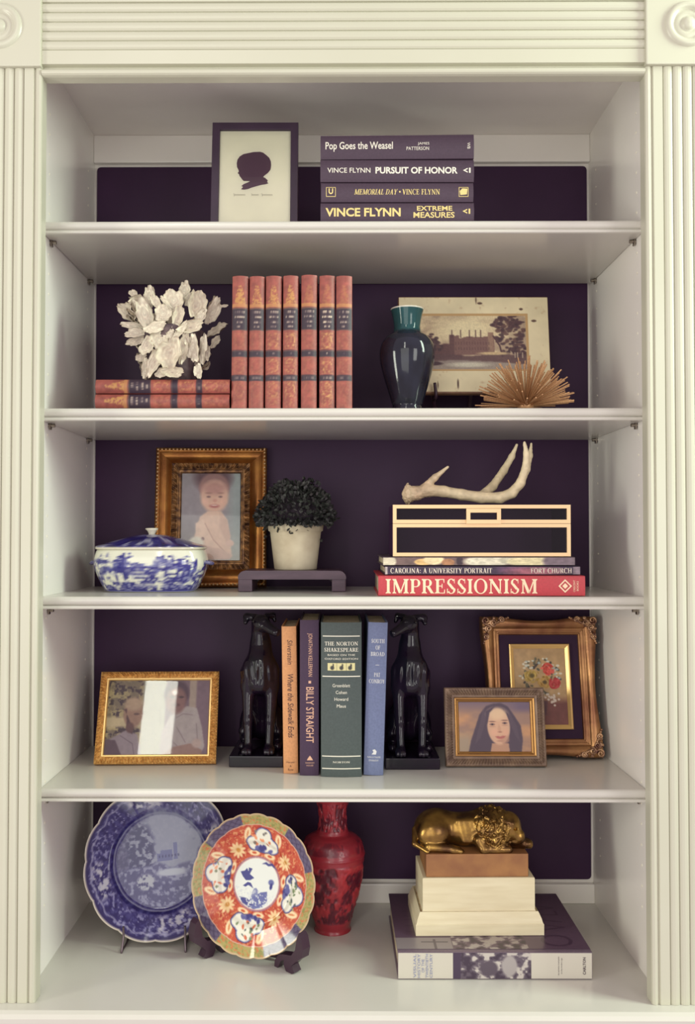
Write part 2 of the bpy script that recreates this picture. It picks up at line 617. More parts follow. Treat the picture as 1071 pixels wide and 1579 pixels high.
class Letters:
    """collects text lying on a face: o origin of the centre, d reading direction, u up direction; conform(P)->P puts it on a curved face"""

    def __init__(s):
        s.mb = MB()

    def put(s, txt, c, d, u, width, height, font='sans', bold=0.0, shear=0.0):
        v, f = glyph_mesh(txt, font, bold, shear)
        lo, hi = v.min(0), v.max(0)
        q = (v - (lo + hi) / 2) / (hi - lo)
        d, u = np.array(d, float), np.array(u, float)
        s.mb.add(np.array(c, float) + q[:, :1] * width * d + q[:, 1:] * height * u, f)
        return s

    def poly(s, pts, c, d, u):
        d, u = np.array(d, float), np.array(u, float)
        q = np.array(pts, float)
        s.mb.add(np.array(c, float) + q[:, :1] * d + q[:, 1:] * u, [list(range(len(q)))])
        return s

    def build(s, col, parent, conform=None, name='lettering', metal=0.0, rough=0.5):
        v = np.concatenate(s.mb.v)
        f = s.mb.f
        if conform is not None and getattr(conform, 'cuts', None):
            me = bpy.data.meshes.new('tmp')
            me.from_pydata(v.tolist(), [], f)
            bm = bmesh.new()
            bm.from_mesh(me)
            for zc_ in conform.cuts:
                bmesh.ops.bisect_plane(bm, geom=bm.verts[:] + bm.edges[:] + bm.faces[:], dist=1e-6, plane_co=(0, 0, zc_), plane_no=(0, 0, 1))
            bm.to_mesh(me)
            bm.free()
            v = np.array([q.co[:] for q in me.vertices])
            f = [list(q.vertices) for q in me.polygons]
            bpy.data.meshes.remove(me)
        if conform is not None:
            v = conform(v)
        o = link(name, v, f, ink(col, metal, rough), parent)
        o['kind'] = 'stuff'
        return o


# ================================================================== SETTING
HW, DEP, ZF, ZC = 0.4656, 0.2987, 0.760, 2.190
TY = -0.075           # front face of the trim
PX = 0.446            # inner edge of the pilasters

floor = struct(extrude('floor', [(-0.104, 0.752), (-0.1, 0.757), (-0.094, 0.76), (DEP + 0.03, 0.76), (DEP + 0.03, 0.725), (-0.098, 0.725), (-0.098, 0.742), (-0.103, 0.745)], 'x', -0.95, 0.95, M['shelf']))
ceiling = struct(MB().box(-HW - 0.02, HW + 0.02, -0.05, DEP + 0.03, ZC, ZC + 0.02).build('ceiling', M['white']))
walls = {}
for s, nm in ((-1, 'wall_left'), (1, 'wall_right')):
    a, b = sorted((s * HW, s * (HW + 0.02)))
    w = struct(MB().box(a, b, -0.05, DEP + 0.03, ZF, ZC).build(nm, M['white']))
    walls[s] = w
    pg = MB()
    for yc in (0.03, 0.262):
        for k in range(40):
            z = 0.86 + 0.032 * k
            if z > 2.12:
                continue
            th = np.linspace(0, 2 * PI, 8, endpoint=False)
            r = 0.0026
            v = [(s * (HW + 0.001), yc + r * math.cos(t), z + r * math.sin(t)) for t in th] + [(s * (HW - 0.0006), yc + 0.7 * r * math.cos(t), z + 0.7 * r * math.sin(t)) for t in th]
            f = [[i, (i + 1) % 8, 8 + (i + 1) % 8, 8 + i] for i in range(8)] + [[8 + i for i in range(8)]]
            pg.add(v, f)
    o = pg.build('peg_plugs', M['peg'], w)
    o['kind'] = 'stuff'

YP = DEP + 0.006
pt, pb = az(257, YP), az(1355, YP)
pl, pr = -HW + 0.005, HW - 0.005
back = struct(MB().box(-HW - 0.02, HW + 0.02, DEP + 0.012, DEP + 0.03, ZF, ZC).build('wall_back', M['white']))
rr = 0.007
prof = []
for cx, cz, a0 in ((pr - rr, pt - rr, 0), (pl + rr, pt - rr, 90), (pl + rr, pb + rr, 180), (pr - rr, pb + rr, 270)):
    prof += [(cx + rr * math.cos(rad(a0 + t)), cz + rr * math.sin(rad(a0 + t))) for t in (0, 30, 60, 90)]
extrude('back_panel', prof, 'y', YP, DEP + 0.013, M['purple'], back)
bevel_box('rail', -HW, HW, DEP, DEP + 0.012, az(250, DEP), ZC, 0.002, M['white'], back)
bevel_box('rail', -HW, HW, DEP, DEP + 0.012, ZF, az(1363, DEP), 0.002, M['white'], back)

# header board with reeds
zt = lambda y: 2.1222 + (113 - y) / 1054.0
pts = [(TY + 0.022, zt(118)), (TY + 0.006, zt(117))]
for t in np.linspace(-80, 80, 7):
    pts.append((TY + 0.006 - 0.008 * math.cos(rad(t)), zt(111) + 0.0055 * math.sin(rad(t))))
pts += [(TY + 0.008, zt(104)), (TY + 0.008, zt(100)), (TY, zt(98.5)), (TY, zt(77))]
for k in range(5):
    y0 = 76 - 15 * k
    for t in np.linspace(0, PI, 7):
        yy = y0 - 7.5 + 7.5 * math.cos(t)
        pts.append((TY + 0.0035 - 0.0042 * math.sin(t), zt(yy)))
pts += [(TY, zt(0)), (TY, 2.30), (TY + 0.025, 2.30)]
trim1 = struct(extrude('trim_1', pts, 'x', -PX, PX, M['trim']))

# pilasters
prof1d = [(0, 0.025), (0, 0.004), (0.001, 0.0015), (0.004, 0.0), (0.008, 0.0008), (0.0098, 0.0035), (0.0105, 0.0035), (0.012, 0.0), (0.0255, 0.0)]
for k in range(5):
    x0 = 0.0265 + 0.0145 * k
    for t in np.linspace(0, PI, 7):
        prof1d.append((x0 + 0.00725 - 0.00725 * math.cos(t), 0.004 - 0.0045 * math.sin(t)))
prof1d += [(0.0995, 0.0), (0.112, 0.0), (0.1135, 0.0035), (0.116, 0.0008), (0.12, 0.0), (0.124, 0.003), (0.124, 0.025)]
for s, nm in ((-1, 'trim_2'), (1, 'trim_3')):
    struct(extrude(nm, [(s * (PX + a), TY + d) for a, d in prof1d], 'z', 0.7602, 2.130, M['trim']))
# corner blocks with bullseye rosettes
for s, nm in ((-1, 'trim_4'), (1, 'trim_5')):
    o = struct(bevel_box(nm, min(s * PX, s * (PX + 0.124)), max(s * PX, s * (PX + 0.124)), TY - 0.006, TY + 0.025, 2.1302, 2.30, 0.002, M['trim']))
    pr_ = [(0.0, -0.006), (0.006, -0.0055), (0.0095, -0.003), (0.011, 0.0), (0.013, -0.001), (0.017, -0.0015), (0.020, 0.0), (0.0215, 0.0005), (0.0235, -0.003), (0.028, -0.005), (0.0325, -0.0035), (0.035, 0.001)]
    th = np.linspace(0, 2 * PI, 48, endpoint=False)
    v = [(s * 0.508 + r * math.cos(t), TY - 0.006 + d, 2.190 + r * math.sin(t)) for t in th for r, d in pr_]
    link('rosette', v, gridfaces(48, len(pr_), close_u=True), M['trim'], o, True)
# plain room wall around the built-in case
sur = MB()
sur.box(-2.2, -PX - 0.1245, -0.05, -0.03, 0.0, 2.7).box(PX + 0.1245, 2.2, -0.05, -0.03, 0.0, 2.7).box(-PX - 0.1245, PX + 0.1245, -0.05, -0.03, 2.301, 2.7)
struct(sur.build('wall_front', M['trim']))
struct(MB().box(-0.90, 0.90, -0.075, -0.051, 0.0, 0.7245).build('trim_6', M['trim']))

# shelves
SZ = {1: 1.927, 2: 1.6348, 3: 1.3428, 4: 1.0477}
for k, desc in ((1, 'topmost of the four white shelves, under the silhouette portrait'), (2, 'second white shelf from the top, under the red leather books'), (3, 'third white shelf from the top, under the blue and white tureen'), (4, 'lowest of the four white shelves, under the black dog bookends')):
    z = SZ[k]
    t = 0.0198
    p = [(DEP - 0.003, z), (0.006, z)]
    for a in np.linspace(80, -70, 8):
        p.append((0.006 - 0.006 * math.cos(rad(a)), z - 0.0065 + 0.0065 * math.sin(rad(a))))
    p += [(0.0055, z - 0.0138), (0.002, z - 0.0146)]
    for a in np.linspace(60, -60, 5):
        p.append((0.003 - 0.002 * math.cos(rad(a)), z - 0.0172 + 0.0022 * math.sin(rad(a))))
    p += [(0.006, z - t), (DEP - 0.003, z - t)]
    o = extrude('shelf', p, 'x', -HW + 0.001, HW - 0.001, M['shelf'])
    o['label'], o['category'], o['group'] = desc, 'shelf', 'shelves of the built-in case'
    for s in (-1, 1):
        for yc in (0.035, 0.262):
            pn = MB()
            tube(pn, [(s * (HW + 0.002), yc, z - t - 0.0036), (s * (HW - 0.010), yc, z - t - 0.0036)], 0.003, 10)
            pn.box(min(s * (HW - 0.002), s * (HW - 0.004)), max(s * (HW - 0.002), s * (HW - 0.004)), yc - 0.004, yc + 0.004, z - t - 0.010, z - t - 0.0004)
            pn.build('shelf_pin', M['pin'], walls[s])

# ================================================================== BOOKS
MC = {}


def cloth(col, rough=0.62):
    k = tuple(col)
    if k not in MC:
        MC[k] = mat('book_cloth', col, rough=rough, var=tuple(int(c * 0.93) for c in col), scale=300, bump=0.08, bscale=900)
    return MC[k]


def book(name, label, L, T, dep, loc, rot=(0, 0, 0), standing=False, cover=None, bulge=0.0012, group=None, hinge=0.0008, board=0.0024, pages=None):
    """spine along local x, thickness along z, spine outwards at -y"""
    t = thing(name, label, 'book', loc, (rot[0], rot[1] - (PI / 2 if standing else 0), rot[2]), group)
    x0, x1 = (0, L) if standing else (-L / 2, L / 2)
    out = [(dep, 0.0), (0.009, 0.0), (0.0065, hinge), (0.004, 0.0002)]
    for k in range(9):
        q = k / 8
        out.append((0.001 - bulge * (1 - (2 * q - 1) ** 2), 0.0008 + q * (T - 0.0016)))
    out += [(0.004, T - 0.0002), (0.0065, T - hinge), (0.009, T), (dep, T)]
    inn = [(y + (board * 0.8 if 3 < i < 13 else 0), min(max(z + (board if z < T / 2 else -board), board), T - board)) for i, (y, z) in enumerate(out)]
    n = len(out)
    v = [(x, y, z) for x in (x0, x1) for lst in (out, inn) for y, z in lst]
    f = []
    for i in range(n - 1):
        f += [[i, i + 1, 2 * n + i + 1, 2 * n + i], [n + i + 1, n + i, 3 * n + i, 3 * n + i + 1], [i + 1, i, n + i, n + i + 1], [2 * n + i, 2 * n + i + 1, 3 * n + i + 1, 3 * n + i]]
    f += [[0, 2 * n, 3 * n, n], [n - 1, 2 * n - 1, 4 * n - 1, 3 * n - 1]]
    o = link('cover', v, f, cover, t)
    b2 = bmesh.new()
    b2.from_mesh(o.data)
    bmesh.ops.recalc_face_normals(b2, faces=b2.faces)
    b2.to_mesh(o.data)
    b2.free()
    MB().box(x0 + 0.003, x1 - 0.003, 0.0035, dep - 0.003, board + 0.0001, T - board - 0.0001).build('pages', pages or M['pages'], t)

    def conform(P):
        q = np.clip((P[:, 2] - 0.0008) / (T - 0.0016) * 2 - 1, -1, 1)
        P = P.copy()
        P[:, 1] = 0.001 - bulge * (1 - q ** 2) - 0.00025
        return P

    conform.cuts = [0.0008 + k / 8 * (T - 0.0016) for k in range(1, 8)]
    t_conf[t.name] = conform
    return t


t_conf = {}
LX, UZ = (1, 0, 0), (0, 0, 1)          # lying book: reading direction and up
DX, DU = (-1, 0, 0), (0, 0, -1)        # standing book, title running down the spine
HX, HU = (0, 0, -1), (1, 0, 0)         # standing book, title straight across the spine

# --- four black hardcovers, top shelf
blk = cloth((70, 52, 68))
Y0 = 0.004
zs = [SZ[1] + 0.0003, az(311.5, Y0), az(280.5, Y0), az(245, Y0), az(206.5, Y0)]
xc = ax(613, Y0)
GB = 'black hardcovers stacked on the top shelf'
white, gilt = (226, 220, 205), (222, 200, 130)
pxs = 1.455 / 1450


def sp_x(px, py=0):            # x on the spine, relative to the stack centre
    return (px - 613) * pxs


logo_tri = [(-0.004, 0), (0.0035, 0.0038), (0.0035, 0.0018), (-0.0005, 0), (0.0035, -0.0018), (0.0035, -0.0038)]
defs = [
    ('black hardcover with large gilt sans lettering, bottom of the stack of four', 0.239, -0.004, 0.0, 0.0),
    ('black hardcover with gilt italic title and a gilt square emblem at each end', 0.2375, -0.003, 0.3, 0.0),
    ('black hardcover with white capital lettering, second from the top of its stack', 0.2395, -0.002, 0.4, 0.0),
    ('black hardcover with white storybook title, topmost of the stack of four', 0.239, -0.003, -0.9, 0.0),
]
for i, (lb, L, dy, yaw, dx) in enumerate(defs):
    T = zs[i + 1] - zs[i] - 0.0004
    b = book('hardcover_book', lb, L, T, 0.165, (xc + dx, Y0 + 0.002, zs[i]), (0, 0, rad(yaw)), cover=blk, bulge=0.0035, group=GB, hinge=0.0024)
    cf = t_conf[b.name]
    zc = T / 2
    Lt = Letters()
    if i == 3:
        Lt.put('Pop Goes the Weasel', (sp_x(554), 0, zc), LX, UZ, 0.105, 0.0155, bold=0.012)
        Lt.put('JAMES', (sp_x(654), 0, zc + 0.0036), LX, UZ, 0.018, 0.0052)
        Lt.put('PATTERSON', (sp_x(645), 0, zc - 0.0036), LX, UZ, 0.035, 0.0052)
        Lt.put('WB', (sp_x(724), 0, zc), (0, 0, -1), (1, 0, 0), 0.010, 0.0045)
        Lt.build(white, b, cf)
    elif i == 2:
        Lt.put('VINCE FLYNN', (sp_x(538), 0, zc), LX, UZ, 0.067, 0.0078, bold=0.006)
        Lt.put('PURSUIT OF HONOR', (sp_x(643), 0, zc), LX, UZ, 0.128, 0.0105, bold=0.03)
        Lt.poly(logo_tri, (sp_x(719), 0, zc), LX, UZ)
        Lt.poly([(-0.0015, -0.004), (0.001, -0.004), (0.001, 0.004), (-0.0015, 0.004)], (sp_x(726), 0, zc), LX, UZ)
        Lt.build(white, b, cf)
    elif i == 1:
        Lt.put('MEMORIAL DAY', (sp_x(580), 0, zc), (1, 0, 0.0), (0.22, 0, 1), 0.066, 0.0088, font='serif')
        Lt.put('.', (sp_x(617), 0, zc), LX, UZ, 0.0024, 0.0024, font='serif')
        Lt.put('VINCE FLYNN', (sp_x(650), 0, zc), LX, UZ, 0.058, 0.0088, font='serif')
        for px in (510, 716):
            q, w = 0.0075, 0.0008
            for pp in ([(-q, -q), (q, -q), (q, -q + w), (-q, -q + w)], [(-q, q - w), (q, q - w), (q, q), (-q, q)], [(-q, -q), (-q + w, -q), (-q + w, q), (-q, q)], [(q - w, -q), (q, -q), (q, q), (q - w, q)]):
                Lt.poly(pp, (sp_x(px), 0, zc), LX, UZ)
        Lt.put('U', (sp_x(510), 0, zc + 0.001), LX, UZ, 0.007, 0.009, bold=0.03)
        Lt.poly([(-0.005, -0.005), (0.005, -0.004), (0.006, 0.005), (-0.002, 0.0055), (-0.006, 0.001)], (sp_x(716), 0, zc), LX, UZ)
        Lt.build(gilt, b, cf)
    else:
        Lt.put('VINCE FLYNN', (sp_x(560), 0, zc - 0.001), LX, UZ, 0.117, 0.0135, bold=0.03)
        Lt.put('EXTREME', (sp_x(671), 0, zc + 0.0048), LX, UZ, 0.055, 0.0078, bold=0.02)
        Lt.put('MEASURES', (sp_x(670), 0, zc - 0.0055), LX, UZ, 0.064, 0.0085, bold=0.02)
        Lt.poly(logo_tri, (sp_x(718), 0, zc), LX, UZ)
        Lt.poly([(-0.0015, -0.004), (0.001, -0.004), (0.001, 0.004), (-0.0015, 0.004)], (sp_x(725), 0, zc), LX, UZ)
        Lt.build(gilt, b, cf)

# --- red leather set, second shelf
redl = mat('worn_red_leather', (140, 70, 62), rough=0.5, var=(118, 56, 52), scale=60, bump=0.12, bscale=500)


def spine_canvas(kind, seed):
    """tooled leather spine 40 wide x 300 high"""
    c = Cv(40, 300, (144, 74, 64))
    c.grain(9, 0.35, seed)
    gold = (196, 150, 92)
    n = fbm(c.X / 3.0, c.Y / 3.0, seed + 9.0, 3)
    strength = (0.28, 0.2, 0.55, 0.7, 0.2, 0.85, 0.25)[kind % 7]
    for y0, y1 in ((128, 166), (186, 222), (238, 296)):
        m = ((c.Y > y0) & (c.Y < y1) & (c.X > 4) & (c.X < 36)) * np.clip((n - 0.5) * 9, 0, 1)
        # a stamped rosette in each field
        cy = (y0 + y1) / 2 if y1 < 290 else 258
        r = np.hypot((c.X - 20) / 13, (c.Y - cy) / 17)
        ring = np.clip(1 - np.abs(r - 0.85) * 6, 0, 1) * np.clip((n - 0.35) * 5, 0, 1)
        c.mix((m * 0.55 + ring * 0.8) * strength, gold)
        frame = ((np.abs(c.Y - y0 - 2) < 1) | (np.abs(c.Y - y1 + 2) < 1)) & (c.X > 3) & (c.X < 37)
        c.mix(frame * 0.5 * strength, gold)
    # gilt figure panel at the head
    fig = (np.abs(c.X - 20) < 4 + (c.Y - 20) * 0.24) & (c.Y > 20) & (c.Y < 64)
    c.mix(fig * np.clip((n - 0.36) * 5, 0, 1) * (0.30 + 0.45 * (kind in (0, 1, 2, 3))), (196, 152, 80))
    c.mix(((c.Y > 63) & (c.Y < 71)) * 0.6, (196, 150, 84))
    for y0, y1 in ((72, 124), (168, 184), (224, 238)):
        c.mix(((c.Y > y0) & (c.Y < y1)) * 1.0, (50, 34, 48))
        c.mix(((np.abs(c.Y - y0 - 2.0) < 1) | (np.abs(c.Y - y1 + 2.0) < 1)) * 0.4, gold)
    lines = ((82, 12, 0.75), (93, 13, 0.85), (105, 11, 0.75), (115, 7, 0.7), (176, 3, 0.5), (231, 12, 0.45))
    for y, hw, a in lines:
        tx = (np.abs(c.Y - y) < 2.2) & (np.abs(c.X - 20) < hw)
        c.mix(tx * np.clip((vnoise(c.X / 2.2, y, seed) - 0.25) * 3, 0, 1) * a * (1.25 if kind == 5 else 0.8), (208, 190, 164))
    return c


def leather_book(label, L, T, loc, standing, kind, seed, group, rot=(0, 0, 0)):
    b = book('leather_book', label, L, T, 0.135, loc, rot, standing, cover=redl, bulge=0.005, group=group, hinge=0.0015)
    cv = spine_canvas(kind, seed)
    nu, nv = 150, 15
    U, V = np.meshgrid(np.linspace(0, 1, nu), np.linspace(0, 1, nv), indexing='ij')
    q = 2 * V - 1
    x = (1 - U) * L if standing else (U - 0.5) * L
    z = 0.0008 + V * (T - 0.0016)
    P = np.stack([x, 0.001 - 0.005 * (1 - q ** 2) - 0.0003, z], -1).reshape(-1, 3)
    # standing: left edge of the picture is at z = T
    col = cv.sample((1 - V) if standing else V, U).reshape(-1, 3)
    link('tooled_spine', P, gridfaces(nu, nv), M['leather'], b, True, col)
    return b


edges = [(352.5, 379), (379.8, 405), (405.6, 432), (433, 458.3), (461.7, 488), (490.3, 516), (516.8, 543.3)]
names = ['red leather volume at the left end of the upright set, touching the lying pair',
         'red leather volume with little gilt, second from the left in the upright set',
         'red leather volume with gilt rosettes, third from the left in the upright set',
         'red leather volume with the brightest gilt head panel, left of the gap in the set',
         'dull red leather volume right of the gap, fifth from the left',
         'red leather volume covered in gilt flecks with bright white label lettering',
         'red leather volume at the right end of the upright set']
tops = [425, 425.5, 425, 424.5, 423.5, 424.5, 425]
Y2 = 0.006
for i, ((a, b_), nm) in enumerate(zip(edges, names)):
    xa, xb = ax(a + 1.2 * (1 - i / 6), Y2), ax(b_ + 1.0 * (1 - i / 6), Y2)
    leather_book(nm, az(tops[i], Y2) - SZ[2] - 0.0004, xb - xa - 0.0008, (xb, Y2 + 0.004, SZ[2] + 0.0003), True, i, 3 + 7 * i, 'upright red leather set', (0, rad(0.5 * (1 - i / 6)), 0))
zl = az(583.5, Y2)
TT = (zl - SZ[2] - 0.0008) / 2
xl, xr = ax(144.5, Y2), ax(354.2, Y2)
for i, nm in enumerate(['red leather volume lying flat, lower one of the pair under the shell pot', 'red leather volume lying flat, upper one of the pair under the shell pot']):
    sh = -0.0005 if i == 0 else 0.0
    leather_book(nm, xr - xl - 0.002, TT, ((xl + xr) / 2 + sh, Y2 + 0.004, SZ[2] + 0.0003 + i * (TT + 0.0003)), False, (0, 2)[i], 90 + i * 13, 'lying red leather pair')

# --- stack under the glass box, third shelf
Y3 = 0.012
z0 = SZ[3] + 0.0003
z1, z2, z3 = az(887.3, Y3), az(872.5, Y3 + 0.012), az(858.3, Y3 + 0.016)
redc = cloth((190, 58, 66), 0.4)
xa, xb = ax(583, Y3), ax(901, Y3)
b = book('art_book', 'large red art book with cream serif capitals, bottom of the stack under the glass box', xb - xa, z1 - z0 - 0.0004, 0.235, ((xa + xb) / 2, Y3, z0), (0, 0, rad(-0.4)), cover=redc, bulge=0.001, group='books under the glass box')
p3 = (Y3 + 1.45) / 1450
X = lambda px: (px - 742) * p3
T = z1 - z0 - 0.0004
cream = (238, 214, 178)
Lt = Letters().put('IMPRESSIONISM', (X(711), 0, T / 2 - 0.0005), LX, UZ, 233 * p3, 23.5 * p3, font='serif')
for sc_, wd in ((1.0, 0.35), (0.42, 1.0)):
    R_ = 0.0105 * sc_
    w = R_ * wd
    if wd == 1.0:
        Lt.poly([(-R_, 0), (0, -R_), (R_, 0), (0, R_)], (X(870), 0, T / 2), LX, UZ)
    else:
        for (ax_, az_), (bx, bz) in (((-1, 0), (0, 1)), ((0, 1), (1, 0)), ((1, 0), (0, -1)), ((0, -1), (-1, 0))):
            k = 1 - wd * 0.75
            Lt.poly([(ax_ * R_, az_ * R_), (bx * R_, bz * R_), (bx * R_ * k, bz * R_ * k), (ax_ * R_ * k, az_ * R_ * k)], (X(870), 0, T / 2), LX, UZ)
Lt.put('CRESCENT', (X(884), 0, T / 2), (0, 0, 1), (-1, 0, 0), 0.018, 0.003)
Lt.put('BOOKS', (X(889), 0, T / 2), (0, 0, 1), (-1, 0, 0), 0.015, 0.003)
Lt.build(cream, b, t_conf[b.name])

Y3b = Y3 + 0.012
xa, xb = ax(593, Y3b), ax(894, Y3b)
b = book('art_book', 'slim dark navy book with white serif capitals, middle of the stack under the glass box', xb - xa, z2 - z1 - 0.0004, 0.22, ((xa + xb) / 2, Y3b, z1), (0, 0, 0), cover=cloth((58, 44, 66), 0.4), bulge=0.0006, group='books under the glass box', board=0.002)
T = z2 - z1 - 0.0004
cv = Cv(300, 14, (56, 42, 64))
cv.ell(196, 6, 22, 9, (96, 66, 92), 0.9)
cv.ell(232, 8, 40, 8, (150, 92, 104), 0.9)
cv.mix((cv.X > 288) * 0.8, (150, 134, 140))
cv.mix((cv.X < 4) * 0.8, (200, 190, 180))
cv.grain(5, 0.5, 3)
print_mesh('spine_print', cv, -(xb - xa) / 2 + 0.0005, (xb - xa) / 2 - 0.0005, 0.0012, T - 0.0012, 0.0002, M['print'], b)
p3 = (Y3b + 1.45) / 1450
X = lambda px: (px - 743.5) * p3
off = lambda P: np.stack([P[:, 0], np.full(len(P), -0.0003), P[:, 2]], 1)
Lt = Letters().put('CAROLINA: A UNIVERSITY PORTRAIT', (X(680), 0, T / 2), LX, UZ, 156 * p3, 0.0084, font='serif')
Lt.put('FORT CHURCH', (X(849), 0, T / 2), LX, UZ, 63 * p3, 0.0084, font='serif')
Lt.build((236, 226, 208), b, off)

Y3c = Y3 + 0.016
xa, xb = ax(590, Y3c), ax(886, Y3c)
b = book('art_book', 'picture book with cream, orange and brown patches on its spine, directly under the glass box', xb - xa, z3 - z2 - 0.0004, 0.21, ((xa + xb) / 2, Y3c, z2), (0, 0, 0), cover=cloth((92, 76, 84), 0.4), bulge=0.0006, group='books under the glass box', board=0.002)
T = z3 - z2 - 0.0004
cv = Cv(296, 28, (110, 88, 84))
for cx, cy, rx, ry, col in ((8, 14, 12, 22, (206, 196, 170)), (62, 16, 14, 12, (214, 176, 116)), (78, 8, 16, 18, (226, 206, 160)), (100, 18, 10, 14, (168, 120, 84)), (118, 12, 5, 20, (60, 44, 52)), (160, 14, 36, 20, (214, 208, 182)), (196, 10, 18, 14, (190, 186, 160)), (226, 14, 34, 20, (222, 212, 166)), (272, 14, 26, 30, (120, 104, 112))):
    cv.ell(cx, cy, rx, ry, col, 0.25)
cv.grain(6, 0.35, 5)
print_mesh('spine_print', cv, -(xb - xa) / 2 + 0.0005, (xb - xa) / 2 - 0.0005, 0.0012, T - 0.0012, 0.0002, M['print'], b)

# --- four upright books between the dogs, fourth shelf
GU = 'books between the dog bookends'


def upright(label, l, r, top, Yf, dep, col, tilt=0.0, bulge=0.002, rough=0.62):
    xa, xb = ax(l, Yf), ax(r, Yf)
    L = az(top, Yf) - SZ[4] - 0.0004
    return book('hardcover_book', label, L, xb - xa, dep, (xb, Yf, SZ[4] + 0.0003 + (xb - xa) * math.sin(max(-tilt, 0))), (0, tilt, 0), True, cover=cloth(col, rough), bulge=bulge, group=GU, hinge=0.0012), L, xb - xa


Yb = 0.098
b, L, T = upright('slim tan book with dark script title, leftmost of the four between the dogs', 436.9, 460.3, 966, Yb, 0.15, (214, 152, 100), rad(-0.85))
q = (Yb + 1.45) / 1450
dark = (86, 52, 40)
Z = lambda py: az(py, Yb) - SZ[4]
Lt = Letters().put('Silverstein', (Z(1006), 0, T * 0.45), DX, DU, 38 * q, 0.0085, shear=0.25, bold=0.006)
Lt.put('Where the Sidewalk Ends', (Z(1089), 0, T * 0.45), DX, DU, 97 * q, 0.0095, shear=0.25, bold=0.012)
Lt.put('Harper', (Z(1176), 0, T * 0.5), HX, HU, 0.015, 0.004)
Lt.put('&', (Z(1181.5), 0, T * 0.5), HX, HU, 0.003, 0.003)
Lt.put('Row', (Z(1187), 0, T * 0.5), HX, HU, 0.009, 0.004)
Lt.build(dark, b, t_conf[b.name])

Yb = 0.0855
b, L, T = upright('dark plum book with copper angular title running down, second of the four between the dogs', 461.8, 492.0, 956, Yb, 0.165, (62, 38, 66), 0)
q = (Yb + 1.45) / 1450
Z = lambda py: az(py, Yb) - SZ[4]
Lt = Letters().put('JONATHAN KELLERMAN', (Z(1010), 0, T * 0.48), DX, DU, 66 * q, 0.0085)
Lt.put('.', (Z(1052), 0, T * 0.48), DX, DU, 0.0042, 0.0042, font='serif')
Lt.put('BILLY STRAIGHT', (Z(1102.5), 0, T * 0.47), DX, DU, 85 * q, 0.0125, bold=0.008)
Lt.poly([(-0.005, -0.0025), (0.005, -0.0025), (0.003, 0.001), (0, 0.005), (-0.003, 0.001)], (Z(1170), 0, T * 0.47), HX, HU)
Lt.put('RANDOM', (Z(1176.5), 0, T * 0.47), HX, HU, 0.014, 0.0022)
Lt.put('HOUSE', (Z(1180.5), 0, T * 0.47), HX, HU, 0.011, 0.0022)
Lt.build((214, 168, 140), b, t_conf[b.name])

Yb = 0.0776
b, L, T = upright('thick dark green book with white rules and a small cream picture on its spine', 494.3, 557.5, 959.5, Yb, 0.165, (72, 82, 80), 0, 0.004)
q = (Yb + 1.45) / 1450
Z = lambda py: az(py, Yb) - SZ[4]
Lt = Letters()
for py, w in ((981, 57), (1043, 58), (1166, 59), (1185, 59)):
    Lt.poly([(-w / 2 * q, -0.0008), (w / 2 * q, -0.0008), (w / 2 * q, 0.0008), (-w / 2 * q, 0.0008)], (Z(py), 0, T / 2), HX, HU)
Lt.put('THE NORTON', (Z(992.5), 0, T / 2), HX, HU, 51 * q, 0.0064, font='serif')
Lt.put('SHAKESPEARE', (Z(1002), 0, T / 2), HX, HU, 52 * q, 0.0064, font='serif')
Lt.put('BASED ON THE', (Z(1010), 0, T / 2), HX, HU, 42 * q, 0.0028)
Lt.put('OXFORD EDITION', (Z(1016), 0, T / 2), HX, HU, 51 * q, 0.0028)
for s_, py, w in (('Greenblatt', 1057, 27), ('Cohen', 1067.5, 17), ('Howard', 1078, 21), ('Maus', 1088.5, 14)):
    Lt.put(s_, (Z(py), 0, T / 2), HX, HU, w * q, 0.0052)
Lt.put('NORTON', (Z(1175), 0, T / 2), HX, HU, 26 * q, 0.003, font='serif')
Lt.build((226, 222, 204), b, t_conf[b.name])
cv = Cv(84, 26, (214, 206, 150))
for cx in (14, 42, 68):
    cv.ell(cx, 16, 6, 7, (60, 60, 56), 0.4)
    cv.ell(cx + 3, 8, 2.5, 6, (60, 60, 56), 0.4)
cv.mix((((cv.X > 26) & (cv.X < 29)) | ((cv.X > 55) & (cv.X < 58))) * 1.0, (150, 146, 110))
U, V = np.meshgrid(np.linspace(0, 1, 42), np.linspace(0, 1, 14), indexing='ij')
P = np.stack([Z(1034) + (Z(1022.5) - Z(1034)) * (1 - V), 0 * U, T / 2 - (U - 0.5) * 42 * q], -1).reshape(-1, 3)
P = t_conf[b.name](P)
link('cover_vignette', P, gridfaces(42, 14), M['print'], b, False, cv.sample(U, V).reshape(-1, 3))

Yb = 0.086
b, L, T = upright('slate blue book leaning towards the right dog, white lettering set across its spine', 559.5, 590.5, 960, Yb, 0.165, (108, 118, 152), rad(1.8), 0.002)
q = (Yb + 1.45) / 1450
Z = lambda py: az(py, Yb) - SZ[4]
Lt = Letters()
for s_, py, w in (('SOUTH', 989, 20), ('OF', 999, 7), ('BROAD', 1009, 21), ('PAT', 1041, 9), ('CONROY', 1051, 24)):
    Lt.put(s_, (Z(py), 0, T * 0.47), HX, HU, w * q, 0.0066, font='serif')
Lt.poly([(-0.003, -0.0003), (0.003, -0.0003), (0.003, 0.0003), (-0.003, 0.0003)], (Z(1026), 0, T * 0.47), HX, HU)
Lt.put('NAN A TALESE', (Z(1168), 0, T * 0.5), HX, HU, 20 * q, 0.0026)
Lt.put('DOUBLEDAY', (Z(1173), 0, T * 0.5), HX, HU, 15 * q, 0.0026)
